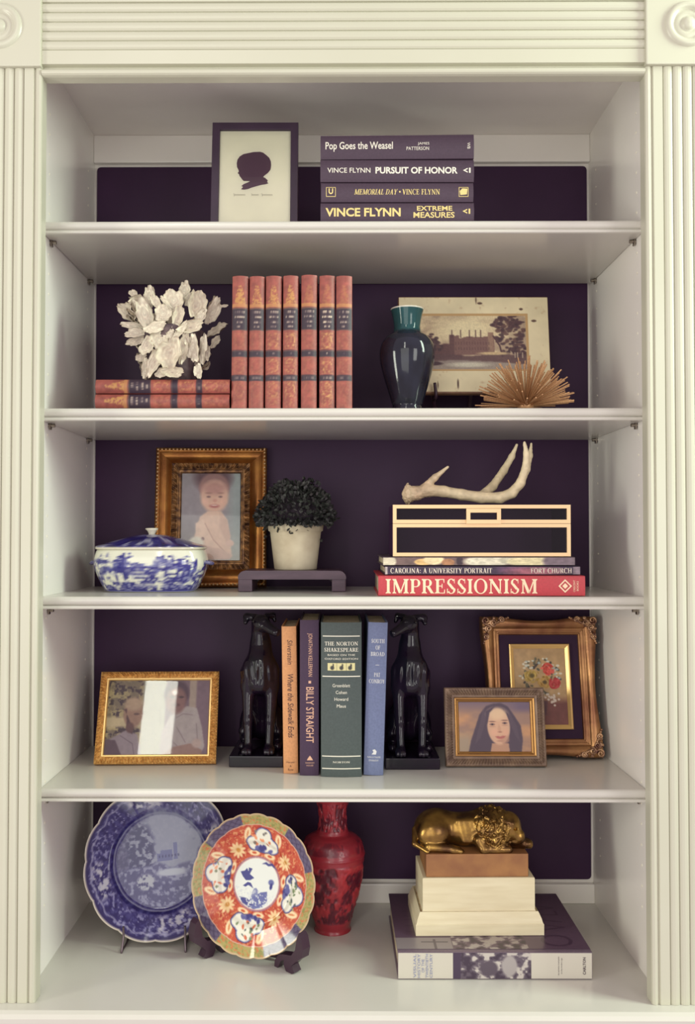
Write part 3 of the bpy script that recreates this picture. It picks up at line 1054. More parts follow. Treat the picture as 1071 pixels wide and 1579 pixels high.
Lt.poly([(-0.004, -0.004), (0.003, -0.004), (0.004, 0.001), (0.001, 0.0045), (-0.003, 0.003), (-0.001, 0)], (Z(1160), 0, T * 0.5), HX, HU)
Lt.build((216, 216, 214), b, t_conf[b.name])

# --- big picture-history book on the counter
Yb = 0.0015
zb = ZF + 0.0003
T = az(1467.5, Yb) - zb
xa, xb = ax(612, Yb), ax(908.5, Yb)
LW = xb - xa
gr = cloth((116, 98, 112), 0.4)
bigbook = book('picture_book', 'big grey picture book lying on the counter under the lion figurine', LW, T, 0.235, ((xa + xb) / 2, Yb, zb), (0, 0, rad(0.25)), cover=gr, bulge=0.0004, hinge=0.0003, board=0.003)
cv = Cv(300, 44, (196, 190, 176))
cv.mix(((cv.X > 84) & (cv.X < 206)) * 1.0, (92, 80, 92))
n = fbm(cv.X / 9, cv.Y / 9, 4.0, 5)
inb = ((cv.X > 96) & (cv.X < 206)).astype(float)
cv.mix(inb * np.clip((n - 0.52) * 9, 0, 1), (188, 180, 172))
cv.mix(inb * np.clip((0.44 - n) * 10, 0, 1), (62, 48, 64))
cv.ell(140, 26, 14, 13, (84, 72, 84), 0.3)
cv.ell(172, 22, 12, 18, (160, 152, 150), 0.3)
cv.mix(((cv.X > 84) & (cv.X < 97)) * 1.0, (66, 50, 72))
print_mesh('spine_print', cv, -LW / 2 + 0.0005, LW / 2 - 0.0005, 0.0015, T - 0.0015, 0.0003, M['print'], bigbook)
cv = Cv(220, 170, (96, 76, 92))
n = fbm(cv.X / 8, cv.Y / 8, 11.0, 5)
inb = ((cv.X > 64) & (cv.X < 150) & (cv.Y > 96)).astype(float)
cv.mix(inb * np.clip((n - 0.5) * 8, 0, 1), (170, 160, 154))
cv.mix(inb * np.clip((0.46 - n) * 10, 0, 1), (58, 44, 58))
cv.mix(((cv.X < 64) & (cv.Y > 138)) * 0.8, (150, 142, 140))
cv.mix((((np.abs(cv.X - 44) < 16) & (np.abs(cv.Y - 150) < 1.5)) | ((np.abs(cv.X - 44) < 1.2) & (cv.Y > 142))) * 1.0, (90, 78, 88))
# cover lettering printed as thin outlines up the right-hand side
for (cx, cy, rx, ry) in ((186, 146, 16, 14),):
    r = np.hypot((cv.X - cx) / rx, (cv.Y - cy) / ry)
    cv.mix((np.abs(r - 1) < 0.14) * 0.8, (72, 54, 70))
for pts_ in (((170, 118), (204, 108), (170, 98)), ((170, 84), (204, 92)), ((170, 70), (204, 70), (204, 58)), ((176, 40), (204, 48), (176, 56))):
    cv.line(pts_, 2.4, (72, 54, 70), 0.8)
for pts_ in (((14, 120), (50, 130)), ((14, 104), (50, 104)), ((14, 86), (50, 80), (14, 74)), ((14, 60), (50, 60))):
    cv.line(pts_, 2.2, (78, 58, 78), 0.7)
V_ = np.stack([-LW / 2 + LW * cv.X / 219, 0.010 + (0.233 - 0.010) * (1 - cv.Y / 169), np.full(cv.X.shape, T + 0.0004)], -1).reshape(-1, 3)
link('cover_print', V_, gridfaces(170, 220)[:, ::-1], mat('glossy_print', vcol=True, rough=0.3), bigbook, False, cv.c.reshape(-1, 3))
off2 = lambda P: np.stack([P[:, 0], np.full(len(P), -0.0002), P[:, 2]], 1)
p = (Yb + 1.45) / 1450
X = lambda px: (px - 760.2) * p
Lt = Letters()
for k, s_ in enumerate(('VISUAL', 'HISTORY', 'OF THE', 'TWENTIETH', 'CENTURY')):
    Lt.put(s_, (X(638 + 6.2 * k), 0, T / 2), (0, 0, 1), (-1, 0, 0), (0.036, 0.036, 0.02, 0.036, 0.036)[k], 0.0042, bold=0.01)
Lt.build((138, 142, 168), bigbook, off2)
Lt = Letters().put('CARLTON', (X(896), 0, T / 2), (0, 0, 1), (-1, 0, 0), 0.026, 0.0042, bold=0.02)
Lt.put('the definitive visual guide', (X(857), 0, T / 2), (0, 0, 1), (-1, 0, 0), 0.028, 0.0024)
Lt.put('to the modern age', (X(861.5), 0, T / 2), (0, 0, 1), (-1, 0, 0), 0.024, 0.0024)
Lt.build((70, 56, 66), bigbook, off2)

# ================================================================== PICTURE FRAMES


def frame_sweep(name, w, h, prof, m, parent, n=1, disp=None, smooth=False):
    """mitred moulding; prof: (inset from the outer edge, local y); disp(side, s 0..1, length, k)->(d inset, d y)"""
    cor = [(-w / 2, 0), (w / 2, 0), (w / 2, h), (-w / 2, h)]
    mb = MB()
    K = len(prof)
    for sd in range(4):
        A, B = np.array(cor[sd]), np.array(cor[(sd + 1) % 4])
        L = np.linalg.norm(B - A)
        e = (B - A) / L
        nin = np.array([-e[1], e[0]])
        s = np.linspace(0, 1, n + 1)
        v = np.zeros((n + 1, K, 3))
        for k, (d, y) in enumerate(prof):
            dd, dy = (0, 0) if disp is None else disp(sd, s, L, k)
            din = d + dd * np.ones(n + 1)
            base = A + e * d + (s[:, None]) * e * (L - 2 * d)
            p = base + nin * din[:, None]
            v[:, k, 0], v[:, k, 2] = p[:, 0], p[:, 1]
            v[:, k, 1] = y + dy
        f = gridfaces(n + 1, K)
        mb.add(v.reshape(-1, 3), f.tolist())
    return mb.build(name, m, parent, smooth)


def picture(name, label, base, yaw, lean, w, h, cat='picture frame', group=None, thick=0.0):
    base = (base[0], base[1], base[2] + thick * math.sin(lean))
    return thing(name, label, cat, base, (-lean, 0, yaw), group)


def backing(t, w, h, y, lean, inset=0.004, strut=True, thick=0.012, reach=None):
    MB().box(-w / 2 + inset, w / 2 - inset, y, y + 0.003, inset, h - inset).build('back_board', M['card'], t)
    if strut:
        # folding easel leg: hinged two thirds up, its foot on the shelf behind
        zt_, yb_ = h * 0.62, y + 0.003
        fy = yb_ + 0.045 + 0.25 * zt_ if reach is None else reach
        fz = (fy * math.sin(lean) - thick * math.sin(lean) + 0.0008) / math.cos(lean)
        a, b = np.array([0, yb_, zt_]), np.array([0, fy, fz + 0.001])
        v = []
        for p, hw in ((a, 0.014), (b, 0.022)):
            for sx in (-1, 1):
                v += [(sx * hw, p[1], p[2]), (sx * hw, p[1] + 0.002, p[2] + 0.0008)]
        link('easel_strut', v, [[0, 2, 6, 4], [1, 5, 7, 3], [0, 4, 5, 1], [2, 3, 7, 6], [0, 1, 3, 2], [4, 6, 7, 5]], M['card'], t)


def pane(t, x0, x1, z0_, z1_, y):
    link('glass_pane', [(x0, y, z0_), (x1, y, z0_), (x1, y, z1_), (x0, y, z1_)], [[0, 1, 2, 3]], M['glass'], t)


# --- silhouette portrait, top shelf
w, h = 0.1412, 0.1905
t = picture('framed_picture', 'plain black frame with a dark silhouette of a child on cream paper', (-0.1426, 0.0554, SZ[1] + 0.0004), rad(0.3), rad(8.0), w, h, thick=0.012)
frame_sweep('frame_border', w, h, [(0, 0.012), (0, 0.0008), (0.0008, 0), (0.0118, 0), (0.0125, 0.001), (0.0125, 0.012)], M['black_wood'], t)
cv = Cv(150, 210, (236, 233, 208))
cv.grain(40, 0.04, 2)
print_mesh('paper', cv, -w / 2 + 0.012, w / 2 - 0.012, 0.012, h - 0.012, 0.006, M['print'], t)
pl_ = w - 0.025
zs0 = h - 0.0125
sil_px = [(384, 244.5), (391, 243), (401, 242.5), (406, 244), (411, 248), (416, 253), (418.5, 259), (419, 266), (418, 273), (414, 278.5), (409, 282.5), (406.5, 285.2), (410, 287), (414, 291), (413, 293.5), (415, 296), (410.5, 297.5), (404, 298.5), (397, 300.5), (389, 303), (383, 305.5), (377, 306.6), (372, 306), (375, 302), (372.5, 300.5), (376, 297.2), (382, 294.6), (386, 292.3), (381, 292), (376, 292), (373.5, 289.5), (371.5, 286.5), (369, 283), (368.8, 281), (366.2, 278.8), (368, 276), (367.5, 273.5), (365, 268.5), (364.5, 262), (365.5, 256), (369, 250.5), (375, 246.5)]
ppm = 965.0
sv = [((x - 393.6) / ppm, 0.0056, zs0 + (207.3 - y) / ppm / math.cos(rad(8)) * 1.0) for x, y in sil_px]
link('silhouette', sv, [list(range(len(sv)))[::-1]], ink((86, 58, 76), rough=0.8), t)
sg = MB()
r2 = np.random.default_rng(3)
for xa, xb_, n_ in ((360, 379, 7), (388, 400, 5), (404, 422, 6)):
    pts_ = []
    for k in range(n_ * 6):
        u = k / (n_ * 6 - 1)
        amp = 2.6 if u < 0.12 else 0.9
        pts_.append(((xa + (xb_ - xa) * u - 393.6) / ppm + 0.0008 * math.sin(k * 1.05), 0.0055, zs0 + (207.3 - 316.5) / ppm + amp / ppm * math.sin(k * 1.05 + 0.6)))
    tube(sg, pts_, 0.00022, 4)
sg.build('signature', ink((140, 130, 116), rough=0.8), t)['kind'] = 'stuff'
pane(t, -w / 2 + 0.0122, w / 2 - 0.0122, 0.0122, h - 0.0122, 0.0035)
backing(t, w, h, 0.0085, rad(8))

# --- gilt frame with the baby photograph, third shelf
w, h = 0.2022, 0.2556
gold_old = mat('antique_gilt', (178, 124, 62), rough=0.36, metal=0.75, var=(128, 78, 40), scale=24, bump=0.2, bscale=300)
gold_dk = mat('dark_gilt_relief', (176, 132, 84), rough=0.4, metal=0.6, var=(74, 46, 38), scale=90)
t = picture('framed_picture', 'wide gilt frame with beaded edge around a baby photograph, behind the tureen', (-0.2361, 0.2300, SZ[3] + 0.0004), rad(3.07), rad(8.06), w, h, thick=0.020)
prof = [(0, 0.020), (0, 0.006), (0.002, 0.003), (0.0072, 0.003), (0.008, 0.004)]
for k in range(9):
    a = k / 8
    prof.append((0.0085 + 0.0205 * a, 0.002 + 0.009 * math.sin(PI * (0.1 + a * 0.8)) * 0.9 - 0.005 * a))
prof += [(0.0295, -0.0015), (0.031, -0.002)]
frame_sweep('frame_border', w, h, prof, gold_old, t, 1, None, True)


def rel(side, s, L, k):
    if k in (1, 2, 3):
        x = s * L
        ph = x / 0.0088
        wv = np.sign(np.sin(2 * PI * ph)) * 0.5 + 0.5 * np.sin(2 * PI * ph * 2 + k * 2.1)
        fade = np.clip(np.minimum(s, 1 - s) * 30, 0, 1)
        return 0, -0.0016 * wv * fade * (1 if k != 2 else -0.8)
    return 0, 0


o = frame_sweep('ornament_band', w - 0.060, h - 0.060, [(0, 0.004), (0.0008, -0.002), (0.005, -0.0005), (0.0095, -0.002), (0.0105, -0.0005), (0.0125, -0.001), (0.0135, 0.001), (0.016, 0.002), (0.0175, 0.0045), (0.018, 0.012)], gold_dk, t, 240, rel)
o.location = (0, 0, 0.030)
bd = MB()
for a, b_ in (((-w / 2, 0), (w / 2, 0)), ((w / 2, 0), (w / 2, h)), ((w / 2, h), (-w / 2, h)), ((-w / 2, h), (-w / 2, 0))):
    a, b_ = np.array(a), np.array(b_)
    L = np.linalg.norm(b_ - a)
    e = (b_ - a) / L
    nn = np.array([-e[1], e[0]])
    for k in range(int(L / 0.0069)):
        p = a + e * (0.0045 + k * 0.0069) + nn * 0.0042
        ball(bd, (p[0], 0.002, p[1]), 0.0023, 7, 5)
o = bd.build('beading', mat('bright_gilt_beads', (206, 168, 120), rough=0.35, metal=0.6), t, True)
o['kind'] = 'stuff'
iw, ih = w - 0.096, h - 0.096
cv = Cv(110, 160, (150, 142, 146))
cv.mix(np.clip((cv.X - 78) / 20, 0, 1) * 0.8, (158, 172, 168))
cv.mix(np.clip((cv.Y - 95) / 70, 0, 1) * 0.6, (176, 172, 158))
cv.ell(58, 8, 34, 26, (96, 66, 74), 0.5)
cv.ell(60, 26, 28, 27, (150, 112, 108), 0.2)          # hair
cv.ell(61, 42, 26, 30, (214, 178, 156), 0.25)         # face
cv.ell(60, 27, 22, 12, (186, 142, 130), 0.8)
for cx in (50, 72):
    cv.ell(cx, 43, 3.8, 1.7, (132, 102, 100), 0.8)
    cv.ell(cx, 36, 6, 1.6, (168, 128, 116), 0.8)
cv.ell(62, 50, 4, 3, (202, 154, 136), 0.8)
cv.ell(61, 60, 9, 3.4, (176, 108, 104), 0.7)
cv.ell(61, 58.6, 6, 1.2, (216, 190, 176), 0.8)
cv.ell(44, 52, 6, 6, (224, 186, 166), 0.9)
cv.ell(78, 52, 6, 6, (222, 182, 160), 0.9)
cv.poly([(34, 80), (48, 70), (74, 70), (86, 86), (90, 112), (94, 150), (30, 152), (22, 124)], (216, 188, 168), 1, 3)
cv.poly([(72, 74), (84, 84), (92, 116), (86, 132), (72, 100)], (206, 176, 158), 1, 3)
cv.poly([(26, 92), (40, 84), (62, 124), (82, 140), (74, 150), (46, 132), (28, 116)], (224, 198, 178), 1, 3)
cv.line([(44, 92), (60, 122), (80, 142)], 2.5, (182, 146, 132), 0.6)
cv.ell(40, 120, 3, 3, (130, 96, 96), 0.6)
cv.ell(28, 128, 14, 12, (226, 222, 206), 0.4)
cv.poly([(40, 132), (74, 138), (96, 150), (90, 158), (40, 158)], (208, 180, 164), 1, 3)
cv.ell(90, 128, 8, 6, (214, 184, 168), 0.4)
cv.grain(8, 0.10, 4)
print_mesh('photograph', cv, -iw / 2, iw / 2, 0.048, h - 0.048, 0.0075, M['print'], t)
pane(t, -iw / 2, iw / 2, 0.048, h - 0.048, 0.0045)
backing(t, w, h, 0.012, rad(8), 0.008, False)

# --- small gilt frame with two men, fourth shelf
w, h = 0.2055, 0.1580
gold_b = mat('bright_carved_gilt', (236, 188, 112), rough=0.42, metal=0.3, var=(186, 132, 70), scale=220, bump=0.3, bscale=500)
t = picture('framed_picture', 'narrow carved gilt frame holding a landscape photograph of two men', (-0.3165, 0.1440, SZ[4] + 0.0004), rad(1.92), rad(22.1), w, h, thick=0.013)


def rel2(side, s, L, k):
    if 2 <= k <= 4:
        x = s * L
        fade = np.clip(np.minimum(s, 1 - s) * 30, 0, 1)
        return 0, -0.0017 * fade * (np.sin(2 * PI * x / 0.0052 + k * 1.9) + 0.4 * np.sin(2 * PI * x / 0.023 + k))
    return 0, 0


frame_sweep('frame_border', w, h, [(0, 0.013), (0, 0.003), (0.002, 0.0005), (0.0055, -0.002), (0.009, 0.0), (0.0115, 0.002)], gold_b, t, 220, rel2)
o = frame_sweep('inner_slip', w - 0.0224, h - 0.0224, [(0, 0.004), (0.0008, 0.001), (0.0028, 0.001), (0.004, 0.003), (0.0045, 0.006)], mat('polished_gilt_slip', (236, 196, 128), rough=0.3, metal=0.5), t)
o.location = (0, 0, 0.0112)
iw, ih = w - 0.031, h - 0.031
cv = Cv(180, 132, (150, 140, 122))
n = fbm(cv.X / 12, cv.Y / 12, 3.0, 5)
n2 = fbm(cv.X / 6, cv.Y / 6, 8.0, 4)
left = np.clip((70 - cv.X) / 14, 0, 1)
cv.mix(left, (128, 112, 92))
cv.mix(left * np.clip((n - 0.5) * 8, 0, 1), (176, 158, 116))
cv.mix(left * np.clip((0.46 - n2) * 8, 0, 1), (70, 52, 60))
cv.mix(left * np.clip((cv.Y - 62) / 6, 0, 1) * np.clip((86 - cv.Y) / 6, 0, 1), (196, 178, 142))
cv.mix(np.clip((cv.X - 92) / 5, 0, 1), (122, 98, 108))
cv.mix(np.clip((cv.X - 142) / 3, 0, 1) * np.clip((158 - cv.X) / 4, 0, 1), (164, 146, 132))
cv.mix(np.clip((cv.X - 60) / 4, 0, 1) * np.clip((104 - cv.X) / 4, 0, 1), (168, 166, 148))
# left man, seen in profile
cv.poly([(2, 132), (4, 106), (22, 96), (36, 88), (56, 96), (64, 132)], (150, 134, 140), 1, 2)
cv.line([(26, 98), (48, 112), (52, 131)], 2, (116, 98, 108), 0.7)
cv.poly([(0, 104), (18, 106), (30, 132), (0, 132)], (96, 72, 84), 1, 2)
cv.ell(46, 60, 17, 24, (156, 122, 104), 0.2)
cv.ell(46, 42, 17, 12, (178, 152, 128), 0.5)
cv.poly([(30, 52), (34, 50), (36, 88), (48, 96), (44, 80), (40, 70)], (86, 56, 60), 1, 2)
cv.ell(42, 84, 7, 9, (104, 70, 68), 0.5)
cv.ell(52, 60, 5, 2, (104, 78, 74), 0.6)
# right man
cv.poly([(96, 132), (98, 92), (112, 62), (140, 46), (158, 50), (168, 84), (174, 118), (166, 132)], (168, 156, 152), 1, 2)
for pp in (((116, 70), (134, 60), (150, 62)), ((124, 84), (140, 110)), ((158, 78), (162, 112)), ((108, 100), (126, 116))):
    cv.line(pp, 2, (136, 120, 122), 0.7)
cv.ell(121, 24, 22, 24, (84, 60, 72), 0.25)
cv.ell(120, 36, 18, 24, (134, 96, 92), 0.3)
cv.ell(118, 22, 5, 4.5, (214, 196, 186), 0.6)
cv.ell(113, 30, 5, 2, (80, 56, 60), 0.6)
cv.ell(129, 30, 5, 2, (80, 56, 60), 0.6)
cv.ell(120, 44, 7, 2.5, (96, 60, 62), 0.6)
cv.poly([(100, 132), (120, 118), (150, 112), (170, 124), (170, 132)], (150, 116, 104), 0.9, 2)
cv.ell(160, 112, 8, 8, (180, 158, 148), 0.5)
cv.grain(7, 0.12, 6)
print_mesh('photograph', cv, -iw / 2, iw / 2, 0.0155, h - 0.0155, 0.0055, M['print'], t)
pane(t, -iw / 2, iw / 2, 0.0155, h - 0.0155, 0.0035)
backing(t, w, h, 0.008, rad(22.1), thick=0.013)

# --- bronze ribbed frame with the woman's portrait, fourth shelf
w, h = 0.1690, 0.1300
bronze = mat('ribbed_bronze_finish', (140, 116, 96), rough=0.5, metal=0.25, var=(112, 90, 78), scale=60)
t = picture('framed_picture', 'bronze ribbed frame with a portrait of a long-haired woman, in front of the flower picture', (0.2585, 0.1350, SZ[4] + 0.0004), rad(0.1), rad(10.8), w, h, thick=0.014)


def rel3(side, s, L, k):
    if k in (3, 4, 5):
        x = s * L
        fade = np.clip(np.minimum(s, 1 - s) * 24, 0, 1)
        return 0, -0.0012 * fade * np.cos(2 * PI * x / 0.0052) * (1, 1.1, 0.8)[k - 3]
    return 0, 0


frame_sweep('frame_border', w, h, [(0, 0.014), (0, 0.002), (0.002, 0), (0.005, 0.0005), (0.0085, -0.0012), (0.0115, 0.0012), (0.0125, -0.0002), (0.016, 0.0012), (0.0165, 0.0024)], bronze, t, 260, rel3)
o = frame_sweep('inner_slip', w - 0.033, h - 0.033, [(0, 0.004), (0.0005, 0.0015), (0.003, 0.0022), (0.0045, 0.0045), (0.0075, 0.0062), (0.008, 0.008)], mat('warm_gilt_slip', (176, 132, 78), rough=0.25, metal=0.8), t)
o.location = (0, 0, 0.0165)
iw, ih = w - 0.048, h - 0.048
cv = Cv(172, 118, (176, 140, 120))
n = fbm(cv.X / 40, cv.Y / 22, 2.0, 3)
cv.mix(np.clip((n - 0.35) * 2.2, 0, 1) * np.clip((cv.Y - 8) / 30, 0, 1), (222, 168, 118))
cv.mix(np.clip((26 - cv.Y) / 26, 0, 1), (134, 112, 126))
cv.mix(np.clip((cv.Y - 64) / 26, 0, 1) * np.clip((40 - cv.X) / 20, 0, 1), (184, 162, 136))
cv.mix(np.clip((cv.X - 105) / 40, 0, 1) * np.clip((30 - cv.Y) / 16, 0, 1), (124, 102, 124))
hair = (86, 66, 84)
cv.poly([(84, 4), (102, 2), (118, 10), (132, 30), (148, 56), (152, 88), (148, 118), (22, 118), (28, 92), (38, 64), (50, 30), (66, 10)], hair, 1, 3)
cv.poly([(60, 12), (54, 40), (44, 74), (38, 100), (52, 84), (66, 40)], (112, 92, 104), 0.45, 3)
cv.poly([(120, 20), (138, 56), (146, 96), (134, 80), (120, 44)], (112, 92, 104), 0.4, 3)
cv.poly([(74, 118), (78, 98), (118, 98), (120, 118)], (206, 160, 130), 1, 2)
cv.ell(95, 58, 27, 43, (232, 190, 156), 0.12, rot=-0.05)
cv.poly([(96, 90), (112, 82), (120, 70), (120, 92), (108, 102)], (206, 158, 130), 0.7, 3)
cv.ell(92, 28, 22, 14, (242, 210, 172), 0.8)
cv.poly([(64, 58), (66, 22), (90, 8), (74, 26), (69, 50)], hair, 1, 2)
cv.poly([(124, 60), (120, 30), (100, 8), (114, 24), (121, 46)], hair, 1, 2)
for cx, cy in ((80, 53), (110, 50)):
    cv.ell(cx, cy - 6.5, 8, 1.4, (150, 108, 94), 0.8)
    cv.ell(cx, cy, 6.2, 2.4, (142, 106, 98), 0.6)
    cv.ell(cx, cy, 2.2, 2.2, (60, 44, 56), 0.5)
    cv.ell(cx, cy + 5, 7, 2, (214, 168, 140), 0.8)
cv.poly([(95, 52), (92, 68), (101, 71), (100, 60)], (216, 168, 138), 0.7, 2)
cv.ell(97, 71, 6, 1.6, (182, 128, 110), 0.7)
cv.poly([(86, 81.5), (93, 80.5), (98, 81.5), (103, 80), (112, 80), (107, 85.5), (99, 88), (91, 86.5)], (200, 116, 108), 0.9, 2)
cv.line([(86, 81.5), (93, 83.2), (99, 84), (106, 82.8), (112, 80)], 1.0, (158, 84, 84), 0.7)
cv.ell(99, 92, 9, 2, (206, 158, 132), 0.8)
cv.ell(112, 72, 7, 8, (238, 188, 156), 0.9)
cv.ell(84, 72, 9, 8, (240, 192, 160), 0.9)
cv.c = cv.c * 0.97
print_mesh('photograph', cv, -iw / 2, iw / 2, 0.024, h - 0.024, 0.0072, M['print'], t)
pane(t, -iw / 2, iw / 2, 0.024, h - 0.024, 0.0052)
backing(t, w, h, 0.0095, rad(10.8), thick=0.014, reach=0.030)

# --- swept gilt frame with flower painting, fourth shelf
w, h = 0.2060, 0.2460
gilt_s = mat('swept_gilt', (176, 130, 86), rough=0.34, metal=0.75, var=(120, 76, 54), scale=18, bump=0.15, bscale=260)
t = picture('framed_picture', 'swept gilt frame with carved corners around a small flower painting, at the right wall', (0.3515, 0.1900, SZ[4] + 0.0004), rad(1.4), rad(10.8), w, h, thick=0.018)


def rel4(side, s, L, k):
    bow = np.sin(PI * np.clip((s - 0.12) / 0.76, 0, 1)) ** 1.3
    wgt = (1, 1, 1, 0.9, 0.75, 0.55, 0.35, 0.15, 0, 0, 0, 0, 0, 0, 0, 0)[k]
    return 0.0075 * bow * wgt * (1 if side != 0 else 0.7), 0


prof = [(0, 0.018), (0, 0.004), (0.001, 0.001)]
for k in range(6):
    a = k / 5
    prof.append((0.002 + 0.0195 * a, 0.0 - 0.006 * math.sin(PI * (0.15 + 0.75 * a)) + 0.003 * a))
prof += [(0.0225, 0.003), (0.0245, 0.0015), (0.0265, 0.003), (0.029, 0.0045), (0.030, 0.003), (0.032, 0.005), (0.0335, 0.009)]
frame_sweep('frame_border', w, h, prof, gilt_s, t, 48, rel4, True)
orn = mat('carved_gilt_ornament', (214, 172, 132), rough=0.32, metal=0.6, var=(96, 58, 52), scale=140)
for sx in (-1, 1):
    for tz in (0, 1):
        cm = MB()
        ox, oz = sx * w / 2, h * tz
        dx, dz = -sx, (1 if tz == 0 else -1)
        for (u, v_, r, st) in ((0.008, 0.008, 0.0078, 0), (0.021, 0.012, 0.0064, 1), (0.012, 0.022, 0.0064, 2), (0.036, 0.007, 0.0054, 3), (0.007, 0.037, 0.0054, 4)):
            th = np.linspace(0, 3.6 * PI, 26)
            rad_ = r * (1 - th / (3.9 * PI))
            p = [(ox + dx * (u + q * math.cos(a + st)), -0.0072 - 0.0020 * k_ / 26, oz + dz * (v_ + q * math.sin(a + st))) for k_, (a, q) in enumerate(zip(th, rad_))]
            tube(cm, p, np.linspace(0.0021, 0.0015, 26), 6)
        for k in range(14):
            a = k / 13
            for u, v_ in ((0.004 + 0.044 * a, 0.0190 * (1 - a) + 0.003), (0.0190 * (1 - a) + 0.003, 0.004 + 0.044 * a)):
                ball(cm, (ox + dx * u, -0.0058 + 0.002 * a, oz + dz * v_), (0.0036 - 0.0014 * a, 0.0034, 0.0036 - 0.0014 * a), 8, 6)
        cm.build('corner_ornament', orn, t, True)
MB().box(-w / 2 + 0.032, w / 2 - 0.032, 0.0072, 0.009, 0.032, h - 0.032).build('velvet_liner', mat('black_velvet_liner', (48, 26, 50), rough=0.95), t)
lw_, lh_ = w - 0.099, h - 0.098
o = frame_sweep('inner_slip', lw_, lh_, [(0, 0.0072), (0, 0.003), (0.0015, 0.002), (0.0032, 0.003), (0.0045, 0.004), (0.0075, 0.0062), (0.008, 0.0072)], mat('pale_gilt_slip', (226, 186, 120), rough=0.3, metal=0.5), t)
o.location = (0, 0, 0.049)
iw, ih = lw_ - 0.015, lh_ - 0.015
cv = Cv(100, 140, (174, 142, 102))
cv.mix(np.clip((cv.Y - 86) / 16, 0, 1), (112, 66, 62))
cv.grain(10, 0.2, 12)
r2 = np.random.default_rng(5)
for k in range(60):
    a, q = r2.uniform(0, 2 * PI), r2.uniform(0.2, 1) ** 0.6
    x_, y_ = 50 + 36 * q * math.cos(a), 52 + 36 * q * math.sin(a)
    cv.ell(x_, y_, r2.uniform(2, 5), r2.uniform(1.5, 3), ((84, 80, 64), (100, 92, 72), (70, 60, 56))[k % 3], 0.5, r2.uniform(0, 3))
for k in range(46):
    a, q = r2.uniform(PI * 0.95, 2.2 * PI), r2.uniform(0.55, 1)
    x_, y_ = 50 + 40 * q * math.cos(a), 54 + 42 * q * math.sin(a)
    cv.ell(x_, y_, r2.uniform(1.6, 3.4), r2.uniform(1.4, 2.6), ((190, 190, 176), (156, 164, 160), (206, 196, 176))[k % 3], 0.5)
for x_, y_, r_, c_ in ((34, 50, 15, (176, 146, 72)), (58, 62, 13, (170, 132, 66)), (64, 38, 12, (196, 74, 62)), (76, 64, 11, (176, 58, 60))):
    for k in range(46):
        a, q = r2.uniform(0, 2 * PI), r2.uniform(0, 1) ** 0.5
        d_ = r2.uniform(-34, 26)
        cv.ell(x_ + r_ * q * math.cos(a), y_ + 0.85 * r_ * q * math.sin(a), r2.uniform(2, 4.5), r2.uniform(1.2, 2.2), tuple(float(np.clip(c + d_, 20, 240)) for c in c_), 0.6, a + PI / 2)
    if c_[1] > 100:
        cv.ell(x_, y_, r_ * 0.3, r_ * 0.26, tuple(int(c * 0.5) for c in c_), 0.7)
for k in range(22):
    x_, y_ = r2.normal(72, 10), r2.normal(92, 6)
    cv.ell(x_, y_, 2.2, 2.0, (206, 190, 176), 0.5)
cv.poly([(34, 96), (62, 96), (58, 122), (38, 122)], (84, 54, 60), 0.9, 2)
print_mesh('painting', cv, -iw / 2, iw / 2, 0.0565, 0.0565 + ih, 0.0068, M['print'], t)
backing(t, w, h, 0.0125, rad(10.8), 0.010, False)

# --- engraving plaque on its little easel, second shelf
w, h = 0.2650, 0.1782
zpl = 1.684
t = picture('plaque', 'aged cream plaque with an engraving of a castle by a river, behind the green vase', (0.2322, 0.1795, zpl), rad(0.3), rad(8.7), w, h, 'plaque')
bevel_box('board', -w / 2, w / 2, 0.0, 0.014, 0, h, 0.003, mat('plaque_edge_brown', (150, 112, 82), rough=0.6, var=(104, 70, 56), scale=30), t)
cv = Cv(240, 160, (222, 210, 172))
cv.grain(24, 0.12, 21)
cv.mix(np.clip((fbm(cv.X / 9, cv.Y / 9, 31.0) - 0.7) * 6, 0, 1) * 0.5, (180, 150, 112))
for x_, y_, dx, dy in ((124, 4, 1, 7), (130, 10, 4, 2), (60, 148, 1, 6), (92, 146, 1.4, 8), (196, 20, 3, 2), (216, 40, 4, 2)):
    cv.ell(x_, y_, dx, dy, (90, 66, 56), 0.5)
ex0, ex1, ey0, ey1 = 33, 203, 31, 122
cv.mix(((cv.X > ex0 - 4) & (cv.X < ex1 + 4) & (cv.Y > ey0 - 4) & (cv.Y < ey1 + 3)) * 1.0, (188, 154, 104))
inb = ((cv.X > ex0) & (cv.X < ex1) & (cv.Y > ey0) & (cv.Y < ey1)).astype(float)
g = Cv(240, 160, (172, 150, 124))
n = fbm(g.X / 30, g.Y / 16, 5.0, 4)
g.mix(np.clip((n - 0.42) * 4, 0, 1), (216, 198, 158))
g.ell(104, 56, 40, 22, (222, 208, 166), 0.9)
dk = (84, 56, 60)
g.poly([(33, 92), (56, 86), (72, 78), (86, 80), (100, 82), (100, 104), (33, 106)], (96, 66, 66), 1, 2)
